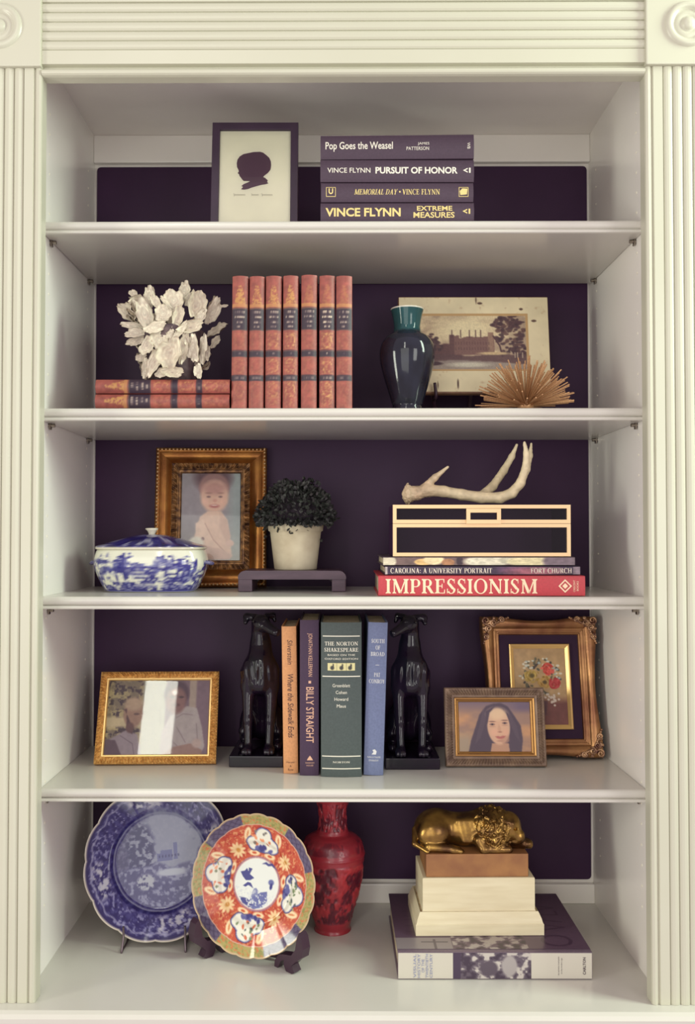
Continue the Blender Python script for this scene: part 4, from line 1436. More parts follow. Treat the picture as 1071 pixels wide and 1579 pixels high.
# castle: long block with a tower, turrets and gatehouse
g.poly([(86, 98), (86, 66), (96, 64), (96, 70), (110, 66), (126, 68), (144, 66), (152, 66), (152, 98)], (120, 88, 82), 1, 1)
g.poly([(80, 98), (80, 64), (88, 64), (88, 98)], (98, 68, 68), 1, 1)
g.poly([(142, 92), (142, 60), (151, 60), (151, 92)], (146, 116, 98), 1, 1)
for x_ in (84, 98, 112, 122, 130):
    g.line([(x_, 68), (x_, 56)], 1.8, dk, 0.9)
for k in range(26):
    x_, y_ = 90 + (k % 13) * 4.4, 76 + (k // 13) * 9
    g.line([(x_, y_), (x_, y_ + 4)], 1.2, (84, 58, 60), 0.7)
r2 = np.random.default_rng(8)
for cx, cy, rx, ry, nb in ((178, 62, 26, 34, 90), (170, 46, 22, 14, 40), (48, 70, 12, 10, 30), (54, 82, 16, 8, 30), (40, 92, 14, 10, 30), (192, 92, 12, 14, 40)):
    for k in range(nb):
        a, q = r2.uniform(0, 2 * PI), r2.uniform(0, 1) ** 0.5
        g.ell(cx + rx * q * math.cos(a), cy + ry * q * math.sin(a), r2.uniform(2, 5), r2.uniform(1.5, 3.5), ((78, 52, 58), (98, 70, 66), (66, 44, 52))[k % 3], 0.5, 0, 0.85)
g.line([(164, 100), (160, 82), (150, 66)], 2.6, dk, 1)
g.poly([(33, 98), (80, 96), (110, 100), (150, 96), (203, 98), (203, 114), (150, 110), (60, 112), (33, 112)], (92, 66, 68), 0.9, 2)
g.ell(150, 95, 24, 2.5, (196, 172, 130), 0.6)
g.poly([(33, 110), (90, 106), (150, 109), (203, 114), (203, 123), (33, 123)], (150, 138, 128), 0.9, 2)
g.ell(110, 114, 30, 4, (196, 190, 170), 0.8)
g.ell(50, 112, 18, 3.5, (70, 48, 54), 0.4)
g.ell(44, 106, 6, 5, (176, 150, 126), 0.4)
for x_ in (184, 188, 196):
    g.line([(x_, 102), (x_, 94)], 1.6, (206, 190, 160), 0.8)
g.c *= (1 + 0.12 * (vnoise(g.X / 1.4, g.Y / 1.4, 3) - 0.5))[..., None]
cv.mix(inb, (0, 0, 0))
cv.c = cv.c + g.c * inb[..., None]
print_mesh('engraving', cv, -w / 2 + 0.0015, w / 2 - 0.0015, 0.003, h - 0.002, -0.0004, M['print'], t)
ea = thing('plate_easel', 'dark wooden easel holding up the castle engraving', 'easel', (0.2322, 0.18, SZ[2] + 0.0004), (0, 0, rad(0.3)))
dkw = mat('dark_easel_wood', (60, 38, 52), rough=0.4)
for sx in (-1, 1):
    em = MB()
    x_ = sx * 0.070
    zr = zpl - SZ[2] - 0.0055
    tube(em, smooth_curve([(x_, -0.014, 0.0045), (x_, -0.004, 0.018), (x_, 0.024, zr - 0.012), (x_, 0.034, zr + 0.02), (x_, 0.041, zr + 0.06), (x_, 0.051, zr + 0.13)], 18), 0.0042, 8)
    tube(em, smooth_curve([(x_, 0.029, zr - 0.0025), (x_, 0.010, zr - 0.0022), (x_, -0.006, zr - 0.002), (x_, -0.010, zr + 0.004), (x_ - 0.002, -0.0095, zr + 0.022)], 14), np.linspace(0.0040, 0.0026, 14), 8)
    em.build('easel_arm', dkw, ea, True)
em = MB()
tube(em, [(-0.070, 0.0385, zr + 0.045), (0.070, 0.0385, zr + 0.045)], 0.0035, 8)
em.build('crossbar', dkw, ea, True)
em = MB()
tube(em, [(0, 0.0385, zr + 0.045), (0, 0.095, 0.0042)], 0.0038, 8)
em.build('rear_leg', dkw, ea, True)

# ================================================================== ORNAMENTS
# --- green glazed vase, second shelf
Yv = 0.078
sv_ = (Yv + 1.45) / 1450
xv = ax(628, Yv)
zz = lambda py: az(py, Yv) - SZ[2]
t = thing('vase', 'dark green glazed vase with flared neck and white rim, in front of the castle engraving', 'vase', (xv, Yv, SZ[2] + 0.0003))
pv = [(0.0, 0.0), (23, 0.0), (24, 0.0015), (23.5, zz(631)), (22.5, zz(626)), (24.5, zz(621)), (29, zz(606)), (35.5, zz(585)), (40.5, zz(565)), (42.6, zz(550)), (42.2, zz(540)), (39.5, zz(530)), (33, zz(521)), (26, zz(516)), (21.8, zz(512)), (20.3, zz(506)), (20.8, zz(499)), (22.6, zz(489)), (25.0, zz(480)), (25.6, zz(477.4)), (24.4, zz(476.8))]
pv = [(r * sv_ if r > 1 else r, z) for r, z in pv]
pvs = smooth_curve(pv[1:], 90)
pvs = np.vstack([[0.0, 0.0], pvs, [23.0 * sv_, zz(480)], [19.5 * sv_, zz(500)], [19.0 * sv_, zz(512)], [0.0, zz(515)]])


def vcol(Th, Z):
    n = fbm(np.cos(Th) * 3 + 5, np.sin(Th) * 3 + 5, Z * 60)
    neck = np.clip((Z - zz(516)) / 0.006, 0, 1)[..., None]
    body = np.array([30, 32, 44]) * (0.75 + 0.5 * n[..., None])
    nk = np.array([30, 74, 76]) * (0.85 + 0.3 * n[..., None])
    c = body * (1 - neck) + nk * neck
    rim = np.clip((Z - zz(479.6)) / 0.0012, 0, 1)[..., None]
    return c * (1 - rim) + np.array([214, 210, 192]) * rim


lathe('body', pvs, mat('dark_green_glaze', vcol=True, rough=0.09, coat=0.0, spec=0.45, bump=0.08, bscale=50), t, 96, colf=vcol)

# --- gilt spiked urchin, second shelf
Yu = 0.085
su = (Yu + 1.45) / 1450
xu, zu = ax(811, Yu), 0.0135
t = thing('spiked_ornament', 'gilt sea urchin ornament of thin radiating rods, in front of the castle engraving', 'ornament', (xu, Yu, SZ[2] + 0.0004))
spk = mat('brushed_gilt_rods', (206, 164, 116), rough=0.42, metal=0.45, var=(176, 130, 94), scale=40)
cm = MB()
ball(cm, (0, 0, zu), (0.014, 0.014, 0.0125), 16, 9)
cm.build('core', spk, t, True)
sm = MB()
tube(sm, [(0, 0, 0.008), (0, 0, 1.0)], 0.0011, 6)
spike0 = sm.build('spike', spk, t, False)
spike0.data.vertices.foreach_set('co', (np.array([v.co for v in spike0.data.vertices]) * 1.0).astype(np.float32).ravel())
r2 = np.random.default_rng(21)
NS = 190
for k in range(NS):
    zz_ = (k + 0.5) / NS
    el = math.asin(min(1, 0.02 + 0.98 * zz_))
    a = k * 2.39996 + r2.normal(0, 0.12)
    el = max(0.02, el + r2.normal(0, 0.05))
    L = 0.078 * r2.uniform(0.88, 1.06) * (1 if el > 0.2 else 1.02)
    d = Vector((math.cos(a) * math.cos(el), math.sin(a) * math.cos(el), math.sin(el)))
    o = spike0 if k == 0 else spike0.copy()
    if k:
        C.objects.link(o)
        o.parent = t
    o.matrix_local = Matrix.Translation((0, 0, zu)) @ d.to_track_quat('Z', 'Y').to_matrix().to_4x4() @ Matrix.Diagonal((1, 1, L, 1))
for v in spike0.data.vertices:
    if v.co.z < 0.5:
        v.co.z = 0.08

# --- oyster shell pot, second shelf, on the lying volumes
Yo = 0.062
so = (Yo + 1.45) / 1450 / 5.637          # one zoom pixel in metres
xo = ax(265, Yo)
zo = SZ[2] + 0.0003 + 2 * (TT + 0.0003) + 0.0004
t = thing('shell_vase', 'pot encrusted with pale oyster shells, standing on two lying red volumes', 'vase', (xo, Yo, zo))
shell_m = mat('oyster_shell', vcol=True, rough=0.5, bump=0.25, bscale=160)
pot_m = mat('shell_pot_core', (110, 92, 92), rough=0.8, var=(66, 50, 58), scale=60)
lathe('core', [(0, 0), (0.040, 0), (0.043, 0.02), (0.046, 0.06), (0.050, 0.085), (0.046, 0.088), (0.0, 0.084)], pot_m, t, 24)


def shell_mesh(seed, cup):
    r3 = np.random.default_rng(seed)
    nr, na = 9, 44
    th = np.linspace(0, 2 * PI, na, endpoint=False)
    rr_ = np.linspace(0, 1, nr)
    out = 1 + 0.10 * np.sin(2 * th + r3.uniform(0, 6)) + 0.08 * np.sin(3 * th + r3.uniform(0, 6)) + 0.05 * np.sin(7 * th + r3.uniform(0, 6)) + 0.04 * np.sin(13 * th + r3.uniform(0, 6)) + 0.02 * r3.normal(size=na)
    Rr, Th = np.meshgrid(rr_, th, indexing='ij')
    O_ = np.broadcast_to(out, Rr.shape)
    u = Rr * O_ * np.cos(Th) * 0.5
    w_ = Rr * O_ * np.sin(Th) * 0.5
    x = u * (0.74 + 0.26 * (w_ + 0.5)) * (1 + 0.10 * np.cos(2 * Th))           # narrower towards the hinge
    dep = cup * (Rr ** 2) + 0.07 * Rr ** 3 * np.sin(4 * Th + seed) + 0.04 * Rr ** 4 * np.sin(9 * Th + 2 * seed) + 0.022 * np.sin(Rr * 20 + 2 * np.sin(Th)) * Rr
    front = np.stack([x, -dep, w_ + 0.5], -1).reshape(-1, 3)
    backv = np.stack([x * 0.99, -dep + 0.07 * (1 - Rr ** 3) + 0.02, w_ + 0.5], -1).reshape(-1, 3)
    f1 = gridfaces(nr, na, close_v=True)
    n = len(front)
    f = f1.tolist() + (f1[:, ::-1] + n).tolist() + [[(nr - 1) * na + k, (nr - 1) * na + (k + 1) % na, n + (nr - 1) * na + (k + 1) % na, n + (nr - 1) * na + k] for k in range(na)]
    nz = fbm(x * 7 + seed, w_ * 7, Rr * 9)
    c = np.array([232, 222, 198]) * (0.74 + 0.40 * nz[..., None])  # tone contrast and growth rings deepened to stand in for shading
    ring = np.clip(np.sin(Rr * 30 + 5 * nz) - 0.1, 0, 1)[..., None] * 0.42
    c = c * (1 - ring) + np.array([168, 140, 124]) * ring
    eye = np.clip(1 - Rr * 3.2, 0, 1)[..., None] * 0.4 * (seed % 2)
    c = c * (1 - eye) + np.array([150, 120, 112]) * eye
    cb = np.array([206, 190, 166]) * (0.66 + 0.5 * nz[..., None])
    col = np.vstack([c.reshape(-1, 3), cb.reshape(-1, 3)])
    me_o = link('shell', np.vstack([front, backv]), f, shell_m, t, True, col)
    return me_o


shells = [shell_mesh(s_, c_) for s_, c_ in ((1, 0.16), (2, 0.05), (3, 0.24), (4, -0.06), (5, 0.10))]
shell_co = [np.array([v.co[:] for v in o_.data.vertices]) for o_ in shells]
used_shell = [False] * len(shells)


def put_shell(zx, zy, L, W_, ang, kind, y=None, pitch=0.0, roll=0.0):
    """centre in zoom pixels, angle of the long axis (0 right, 90 up)"""
    lx = (zx - 536) * so
    lz = (978 - zy) * so
    if y is None:
        R_ = 0.046 + 0.016 * min(1, max(0, lz / 0.1))
        y = -math.sqrt(max(0.0, R_ ** 2 - lx ** 2)) if abs(lx) < R_ else 0.0
        y -= 0.004
    L, W_ = L * so * 1.06, W_ * so * 1.16
    o = shells[kind]
    if used_shell[kind]:
        o = o.copy()
        C.objects.link(o)
        o.parent = t
    used_shell[kind] = True
    R_ = Matrix.Rotation(-rad(ang - 90), 4, 'Y') @ Matrix.Rotation(rad(pitch), 4, 'X') @ Matrix.Rotation(rad(roll), 4, 'Z')
    M_ = R_ @ Matrix.Diagonal((W_, min(L, W_ * 1.6), L, 1)) @ Matrix.Translation((0, 0, -0.5))
    vz = shell_co[kind] @ np.array(M_)[2, :3] + M_[2][3]
    lz = max(lz, 0.0006 - vz.min())
    o.matrix_local = Matrix.Translation((lx, y, lz)) @ M_


SH = [
    (632, 150, 175, 100, 92, 3, 0.004, -12, 0), (572, 285, 215, 140, 112, 1, -0.030, -8, 0), (752, 325, 250, 140, 84, 2, -0.022, -10, 20),
    (890, 345, 270, 90, 66, 1, -0.004, 0, 20), (350, 235, 190, 100, 100, 3, -0.018, -10, 10), (235, 265, 130, 80, 25, 2, -0.012, 0, 0),
    (195, 188, 90, 50, 155, 1, -0.004, 0, 0), (160, 355, 245, 110, 142, 1, -0.004, 5, -20), (325, 400, 250, 140, 112, 3, -0.034, 0, 10),
    (490, 410, 160, 120, 70, 1, -0.040, 0, 0), (235, 500, 220, 72, 172, 3, -0.022, 10, 0), (240, 560, 190, 70, 186, 1, -0.026, 0, 0),
    (245, 622, 170, 70, 200, 4, -0.020, 0, 0), (430, 540, 210, 80, 18, 1, -0.050, 0, 0), (360, 690, 150, 110, 250, 4, -0.044, 0, 0),
    (465, 645, 180, 130, 105, 1, -0.046, 0, 0), (620, 455, 230, 80, 78, 2, -0.040, 0, 0), (735, 540, 230, 90, 22, 2, -0.048, 0, 0),
    (640, 580, 240, 50, 52, 1, -0.052, 0, 0), (575, 765, 265, 175, 258, 2, -0.056, -6, 0), (755, 715, 250, 100, 276, 1, -0.050, 0, 15),
    (830, 700, 240, 70, 268, 3, -0.040, 0, 20), (432, 860, 250, 110, 66, 4, -0.050, 0, 0), (345, 880, 190, 60, 86, 1, -0.040, 0, 0),
    (585, 925, 200, 80, 2, 2, -0.052, 0, 0), (490, 925, 130, 66, 30, 1, -0.050, 0, 0), (297, 775, 90, 72, 210, 4, -0.030, 0, 0),
    (795, 905, 140, 60, 272, 1, -0.044, 0, 0), (670, 740, 250, 70, 84, 1, -0.051, 0, 0), (915, 500, 190, 90, 35, 4, 0.010, 0, -30),
    (905, 605, 140, 60, 55, 1, 0.006, 0, -20), (985, 298, 80, 22, 5, 1, -0.004, 0, 0), (330, 935, 90, 50, 100, 4, -0.036, 0, 0),
    (520, 330, 170, 50, 128, 3, -0.034, 0, 0), (860, 740, 120, 60, 90, 4, -0.030, 0, 0), (700, 640, 130, 60, 100, 4, -0.050, 0, 0),
    (420, 300, 160, 60, 120, 1, -0.030, 0, 0), (690, 250, 130, 80, 70, 1, -0.008, 0, 0), (610, 540, 90, 70, 30, 4, -0.046, 0, 0),
    (560, 600, 90, 60, 70, 3, -0.050, 0, 0), (800, 430, 150, 80, 60, 3, -0.034, 0, 0), (365, 180, 120, 40, 105, 1, -0.012, 0, 0),
    (715, 215, 110, 36, 88, 4, -0.004, 0, 0), (250, 340, 150, 90, 130, 3, -0.022, 0, 0), (540, 880, 110, 60, 150, 4, -0.048, 0, 0),
]
for a_ in SH:
    put_shell(*a_)
r2 = np.random.default_rng(77)
for k in range(46):                    # the back and the flanks
    a = r2.uniform(-0.15, 1.15) * PI
    lz = r2.uniform(110, 720)
    R_ = 0.042 + 0.020 * min(1, lz * so / 0.12)
    L = r2.uniform(150, 230)
    put_shell(536 + R_ * math.cos(a) / so, 978 - lz, L * 0.8, L * 0.45, 90 + 40 * math.cos(a) * -1 + r2.normal(0, 15), int(r2.integers(0, 5)), R_ * math.sin(a) * 0.9, -15 * math.sin(a), math.degrees(a) + 90)

# --- blue and white tureen, third shelf
Yt = 0.152
st = (Yt + 1.45) / 1450
xt = ax(234, Yt)
zt_ = lambda py: az(py, Yt) - SZ[3]
t = thing('tureen', 'blue and white oval china tureen with lid, left end of the third shelf', 'tureen', (xt, Yt, SZ[3] + 0.0004), (0, 0, rad(-2)))
cv = Cv(640, 160, (226, 226, 206))
U_, V_ = cv.X / 640, cv.Y / 160          # V 0 at the rim
blue = (46, 44, 122)
n1 = fbm(cv.X / 11, cv.Y / 18, 2.0, 5)
n2 = fbm(cv.X / 3.4, cv.Y / 6, 7.0, 4)
n3 = fbm(cv.X / 30, cv.Y * 0.0, 4.0, 3)
hill = 0.62 - 0.62 * n3 - 0.3 * (fbm(cv.X / 9, 0 * cv.Y, 9.0, 3) - 0.5)
m = np.clip((V_ - hill) * 9, 0, 1) * np.clip((n1 - 0.33) * 7, 0, 1)
gap = np.clip((fbm(cv.X / 22, cv.Y / 14, 15.0, 3) - 0.56) * 10, 0, 1) * np.clip((0.9 - V_) * 8, 0, 1)
cv.mix(m * (1 - gap), blue)
cv.mix(m * np.clip((n2 - 0.56) * 8, 0, 1) * 0.75, (170, 172, 196))
r2 = np.random.default_rng(31)
for k in range(40):                     # trees
    x_ = r2.uniform(0, 640)
    y_ = r2.uniform(30, 80)
    cv.line([(x_, y_), (x_ + r2.normal(0, 3), y_ + 50)], 2.2, blue, 0.9)
    for j in range(9):
        cv.ell(x_ + r2.normal(0, 6), y_ + r2.normal(-4, 9), r2.uniform(2.5, 5.5), r2.uniform(3, 5.5), (50, 48, 128) if j % 3 else (96, 98, 160), 0.5)
cv.mix(np.clip((V_ - 0.93) * 30, 0, 1), (60, 58, 130))
cv.mix(np.clip((V_ - 0.965) * 50, 0, 1), (206, 206, 196))


def tcol(Th, Z):
    u = ((Th + 0.6) / (2 * PI)) % 1.0
    v = 1 - Z / zt_(848)
    return cv.sample(np.clip(u, 0, 0.999), np.clip(v, 0, 1))


pb_ = [(0, 0.0015), (66, 0.0), (68.5, 0.001), (70, 0.004), (72, zt_(905)), (78, zt_(893)), (84.5, zt_(877)), (86, zt_(866)), (84, zt_(856)), (81.5, zt_(849)), (79, zt_(848)), (76, zt_(856)), (0, zt_(858))]
mk = lambda L_: [(r * st, z) for r, z in L_]
lathe('bowl', np.vstack([mk(pb_[:1]), smooth_curve(mk(pb_[1:-1]), 60), mk(pb_[-1:])]), M['glaze'], t, 128, 1.0, 0.66, tcol, None, 3.0)


def lcol(Th, Z):
    r_ = np.interp(-Z, -np.array([zt_(842.5), zt_(834), zt_(829), zt_(824.2)])[::-1], np.array([83, 55, 38, 0.0])[::-1]) / 83
    x_, y_ = r_ * np.cos(Th), r_ * np.sin(Th) * 0.66
    n_ = fbm(x_ * 9 + 3, y_ * 9 + 3, 4.0, 4)[..., None]
    c = np.ones(Th.shape + (3,)) * np.array([52, 48, 118])
    k = np.clip((n_ - 0.54) * 9, 0, 1) * 0.85
    c = c * (1 - k) + np.array([186, 186, 200]) * k
    k = np.clip((0.42 - n_) * 8, 0, 1)
    c = c * (1 - k) + np.array([34, 28, 80]) * k
    rim = np.clip((zt_(842.5) - Z) / 0.0012, 0, 1)[..., None]
    return c * (1 - rim) + np.array([222, 216, 192]) * rim


plid = [(77, zt_(847.2)), (83, zt_(847.3)), (84, zt_(845)), (83, zt_(842.5)), (79, zt_(841)), (70, zt_(838.6)), (55, zt_(834)), (38, zt_(829)), (22, zt_(825.5)), (10, zt_(824.3)), (0, zt_(824.2))]
ld = lathe('lid', np.array(mk(plid)), M['glaze'], t, 128, 1.0, 0.66, lcol, None, 3.0)
lathe('knob', np.array(mk([(4.5, zt_(825.0)), (5.5, zt_(822)), (7.0, zt_(819)), (10, zt_(816.2)), (9.6, zt_(815)), (6, zt_(814.4)), (0, zt_(814.2))])), mat('cream_glaze', (226, 220, 198), rough=0.12, coat=0.5), ld, 32)
for s in (-1, 1):
    hm = MB()
    p = smooth_curve([(s * 0.082, -0.010, zt_(866)), (s * 0.096, -0.012, zt_(867)), (s * 0.104, 0.0, zt_(869)), (s * 0.096, 0.012, zt_(867)), (s * 0.082, 0.010, zt_(866))], 18)
    tube(hm, p, 0.0034, 8)
    hm.build('handle', mat('blue_banded_glaze', (120, 116, 150), rough=0.15, coat=0.5, var=(58, 54, 116), scale=90), t, True)

# --- dark wooden riser with the boxwood pot, third shelf
Yr = 0.1235
sr = (Yr + 1.45) / 1450
xa, xb = ax(366.5, Yr), ax(533.5, Yr)
wr = xb - xa
t = thing('riser_stand', 'low dark wooden riser stand under the potted boxwood', 'stand', ((xa + xb) / 2, Yr, SZ[3] + 0.0004))
dw = mat('dark_stained_wood', (84, 62, 76), rough=0.4, var=(66, 46, 60), scale=14, stretch=(1, 6, 6))
hR = az(880.5, Yr) - SZ[3]
a_, q = wr / 2, 0.0125
prof = []
for k in range(7):
    an = PI - k * PI / 12
    prof.append((-a_ + q + q * math.cos(an), hR - q + q * math.sin(an)))
for k in range(7):
    an = PI / 2 - k * PI / 12
    prof.append((a_ - q + q * math.cos(an), hR - q + q * math.sin(an)))
prof += [(a_ - 0.001, hR - 0.0145), (-a_ + 0.001, hR - 0.0145)]
extrude('top_slab', prof, 'y', 0.0, 0.118, dw, t)
for s in (-1, 1):
    bevel_box('foot', min(s * (a_ - 0.0005), s * (a_ - 0.024)), max(s * (a_ - 0.0005), s * (a_ - 0.024)), 0.0005, 0.1175, 0.0, hR - 0.0142, 0.0015, dw, t)
extrude('apron', [(-a_ + 0.0235, hR - 0.0142), (-a_ + 0.0235, hR - 0.024), (-a_ + 0.030, hR - 0.019), (a_ - 0.030, hR - 0.019), (a_ - 0.0235, hR - 0.024), (a_ - 0.0235, hR - 0.0142)], 'y', 0.09, 0.096, dw, t)

Yp = 0.185
sp_ = (Yp + 1.45) / 1450
zp0 = SZ[3] + 0.0004 + hR + 0.0003
zz2 = lambda py: az(py, Yp) - zp0
t = thing('potted_boxwood', 'clipped dark boxwood ball in a whitewashed pot on the low riser', 'plant', (ax(455.5, Yp), Yp, zp0))
pot = [(0, 0.0), (31.5, 0.0), (32.5, 0.001), (35, zz2(856)), (39, zz2(822)), (39.3, zz2(820)), (42.0, zz2(818.5)), (43.6, zz2(809)), (43.3, zz2(807.6)), (40.5, zz2(807.8)), (39, zz2(815)), (0, zz2(816))]
TH = 96
pm_ = mat('whitewashed_terracotta', (216, 206, 178), rough=0.75, var=(188, 174, 146), scale=22, bump=0.1, bscale=90)
po = lathe('pot', [(r * sp_, z) for r, z in pot], pm_, t, TH)
nt_ = MB()
tube(nt_, [(0.0015, -0.0425 * 1.04, zz2(810.5)), (0.0015, -0.036, zz2(810.5))], 0.0043, 14)
nt_.build('drain_notch', mat('dark_soil', (48, 34, 44), rough=0.9), t)
fm = MB()
zc_f, rf = zz2(797), 0.0655
r2 = np.random.default_rng(12)
V_, Fc = [], []
cols = []
for k in range(2600):
    d = r2.normal(size=3)
    d /= np.linalg.norm(d)
    if d[2] < -0.22:
        d[2] = -0.22 + abs(d[2] + 0.22) * 0.2
        d /= np.linalg.norm(d)
    bump_ = 0.86 + 0.22 * vnoise(d[0] * 4 + 9, d[1] * 4 + 9, d[2] * 4 + 9)
    r_ = rf * bump_ * (1 - 0.35 * r2.uniform() ** 2)
    p = np.array([0, 0, zc_f]) + d * r_ * np.array([1.06, 1.0, 1.02])
    ax1 = d + r2.normal(size=3) * 0.55
    ax1 /= np.linalg.norm(ax1)
    sd = np.cross(ax1, r2.normal(size=3))
    sd /= np.linalg.norm(sd)
    nn_ = np.cross(ax1, sd)
    L, W_ = r2.uniform(0.0075, 0.011), r2.uniform(0.0026, 0.0038)
    b_ = len(V_)
    V_ += [p - ax1 * L * 0.45, p + sd * W_ - nn_ * 0.0007, p + nn_ * 0.0008, p - sd * W_ - nn_ * 0.0007, p + ax1 * L * 0.55, p + ax1 * L * 0.28 + sd * W_ * 0.8, p + ax1 * L * 0.28 - sd * W_ * 0.8]
    Fc += [[b_, b_ + 1, b_ + 5, b_ + 2], [b_, b_ + 2, b_ + 6, b_ + 3], [b_ + 2, b_ + 5, b_ + 4], [b_ + 2, b_ + 4, b_ + 6]]
    c = np.array([54, 50, 52]) * r2.uniform(0.7, 1.25) + np.array([0, r2.uniform(0, 8), 0])
    cols += [c] * 7
fo = link('foliage', V_, Fc, mat('boxwood_leaf', vcol=True, rough=0.5, spec=0.35), t, False, np.array(cols))
fo['kind'] = 'stuff'
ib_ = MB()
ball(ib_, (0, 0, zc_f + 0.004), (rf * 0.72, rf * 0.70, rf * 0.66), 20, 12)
ib_.build('opaque_core', mat('dark_leaf_core', (40, 30, 40), rough=0.95), t, True)  # added dark ball inside the leaves, keeps the foliage opaque

# --- glass box on the art books
Yg = Y3 + 0.020
sg_ = (Yg + 1.45) / 1450
zg = z3 + 0.0004
xa, xb = ax(605.5, Yg), ax(879.5, Yg)
wg, dg_ = (xb - xa) / 2, 0.118
zq = lambda py: az(py, Yg) - zg
t = thing('glass_box', 'glass display box with champagne gold edges and hinged lid, on the stack of art books', 'box', ((xa + xb) / 2, Yg, zg))
champ = mat('champagne_metal', (230, 196, 150), rough=0.42, metal=0.35)
br = 5.6 * sg_


def edge_cage(mb, x0, x1, y0, y1, za, zb_, w_):
    for x in (x0, x1 - w_):
        for y in (y0, y1 - w_):
            mb.box(x, x + w_, y, y + w_, za + w_, zb_ - w_)
    for z in (za, zb_ - w_):
        for y in (y0, y1 - w_):
            mb.box(x0, x1, y, y + w_, z, z + w_)
        for x in (x0, x1 - w_):
            mb.box(x, x + w_, y0 + w_, y1 - w_, z, z + w_)


zm, zt2 = zq(807.0), zq(778.4)


def front_cage(mb, x0, x1, za, zb_, w_):
    mb.box(x0, x1, 0, w_, za, za + w_).box(x0, x1, 0, w_, zb_ - w_, zb_)
    mb.box(x0, x0 + w_, 0, w_, za + w_, zb_ - w_).box(x1 - w_, x1, 0, w_, za + w_, zb_ - w_)


cg = MB()
front_cage(cg, -wg, wg, 0, zm - 0.0006, br)
cg.build('front_trim', champ, t)
cg = MB()
front_cage(cg, -wg, wg, zm, zt2, br)
lidc = cg.build('lid_trim', champ, t)
dkl = mat('dark_lacquer_panel', (56, 34, 60), rough=0.85, spec=0.1)
for nm, par, za_, zb_ in (('side_panel', t, 0.0, zm - 0.0006), ('lid_panel', lidc, zm, zt2)):
    pm = MB()
    pm.box(-wg + 0.0005, -wg + 0.004, br, dg_, za_, zb_).box(wg - 0.004, wg - 0.0005, br, dg_, za_, zb_).box(-wg + 0.004, wg - 0.004, dg_ - 0.004, dg_, za_, zb_)
    if nm == 'lid_panel':
        pm.box(-wg + 0.004, wg - 0.004, br, dg_ - 0.004, zb_ - 0.003, zb_)
    else:
        pm.box(-wg + 0.004, wg - 0.004, br, dg_ - 0.004, 0, 0.003)
    pm.build(nm, dkl, par)
lx = lambda px: (px - 742.5) * sg_
cg = MB()
xa2, xb2, za2, zb2 = lx(718.5), lx(771.5), zq(807.5), zq(784.5)
w_ = 6.0 * sg_
cg.box(xa2, xb2, -0.004, -0.0002, zb2 - w_, zb2).box(xa2, xb2, -0.004, -0.0002, za2, za2 + w_).box(xa2, xa2 + w_, -0.004, -0.0002, za2 + w_, zb2 - w_).box(xb2 - w_, xb2, -0.004, -0.0002, za2 + w_, zb2 - w_)
cg.build('clasp', champ, lidc)
h_ = br / 2
for par, za_, zb_ in ((t, br * 0.6, zm - br * 0.7), (lidc, zm + br * 0.6, zt2 - br * 0.6)):
    link('glass_pane', [(-wg + h_, h_, za_), (wg - h_, h_, za_), (wg - h_, h_, zb_), (-wg + h_, h_, zb_)], [[0, 1, 2, 3]], M['glass'], par)

# --- antler lying on the glass box
Ya = Yg + 0.045
sa = (Ya + 1.45) / 1450
zA = zg + zt2 + 0.0004
xA0 = ax(725, Ya)
t = thing('antler', 'pale deer antler with three tines and a brow point lying on the glass box', 'antler', (xA0, Ya, zA))
A = lambda px, py, y=0.0: np.array([(px - 725) * sa, y, (776.5 - py) * sa + 0.0005])
segs = [((631, 762, 0), (640, 760, 0), 11.5, 11), ((640, 760, 0), (660, 755, 0), 10.5, 9.6), ((660, 755, 0), (684, 757, 0), 9.6, 8.4), ((684, 757, 0), (712, 762, 0), 8.4, 8.2), ((712, 762, 0), (742, 766.5, 0), 8.2, 8.6), ((742, 766.5, 0), (770, 767, -0.002), 8.6, 8.4), ((770, 767, -0.002), (788, 760, -0.004), 8.4, 7.6), ((788, 760, -0.004), (801, 744, -0.008), 7.6, 6.6), ((801, 744, -0.008), (808, 722, -0.012), 6.6, 5.6), ((808, 722, -0.012), (809, 700, -0.014), 5.6, 4.4), ((809, 700, -0.014), (805.5, 683, -0.016), 4.4, 2.2),
        ((800, 748, -0.004), (814, 722, 0.012), 6.0, 5.4), ((814, 722, 0.012), (821, 700, 0.020), 5.4, 3.9), ((821, 700, 0.020), (824, 681, 0.024), 3.9, 1.6),
        ((742, 764, 0.004), (764, 748, 0.030), 7.0, 6.6), ((764, 748, 0.030), (784, 722, 0.044), 6.6, 5.8), ((784, 722, 0.044), (797, 700, 0.046), 5.8, 4.6), ((797, 700, 0.046), (805, 681, 0.044), 4.6, 2.0),
        ((656, 750, 0), (670, 736, -0.002), 6.6, 4.8), ((670, 736, -0.002), (690, 719.5, -0.004), 4.8, 2.0)]


def antler_f(P):
    d = None
    for a, b_, ra, rb in segs:
        q = rcone(P, A(*a), A(*b_), ra * sa, rb * sa)
        d = q if d is None else smin(d, q, 0.0035)
    x = P[..., 0] / sa + 725
    burr = np.sqrt(((P[..., 0] - A(629, 760)[0]) / (7 * sa)) ** 2 + (P[..., 1] / (14.5 * sa)) ** 2 + ((P[..., 2] - A(629, 761)[2]) / (15.2 * sa)) ** 2) - 1
    d = smin(d, burr * 7 * sa, 0.003)
    k = np.clip((690 - x) / 50, 0, 1)
    n = fbm(P[..., 0] * 500, P[..., 1] * 500, P[..., 2] * 500, 2) - 0.5
    ridg = vnoise(P[..., 0] * 120, P[..., 1] * 700, P[..., 2] * 700) - 0.5
    return d - 0.0030 * n * k - 0.0009 * ridg


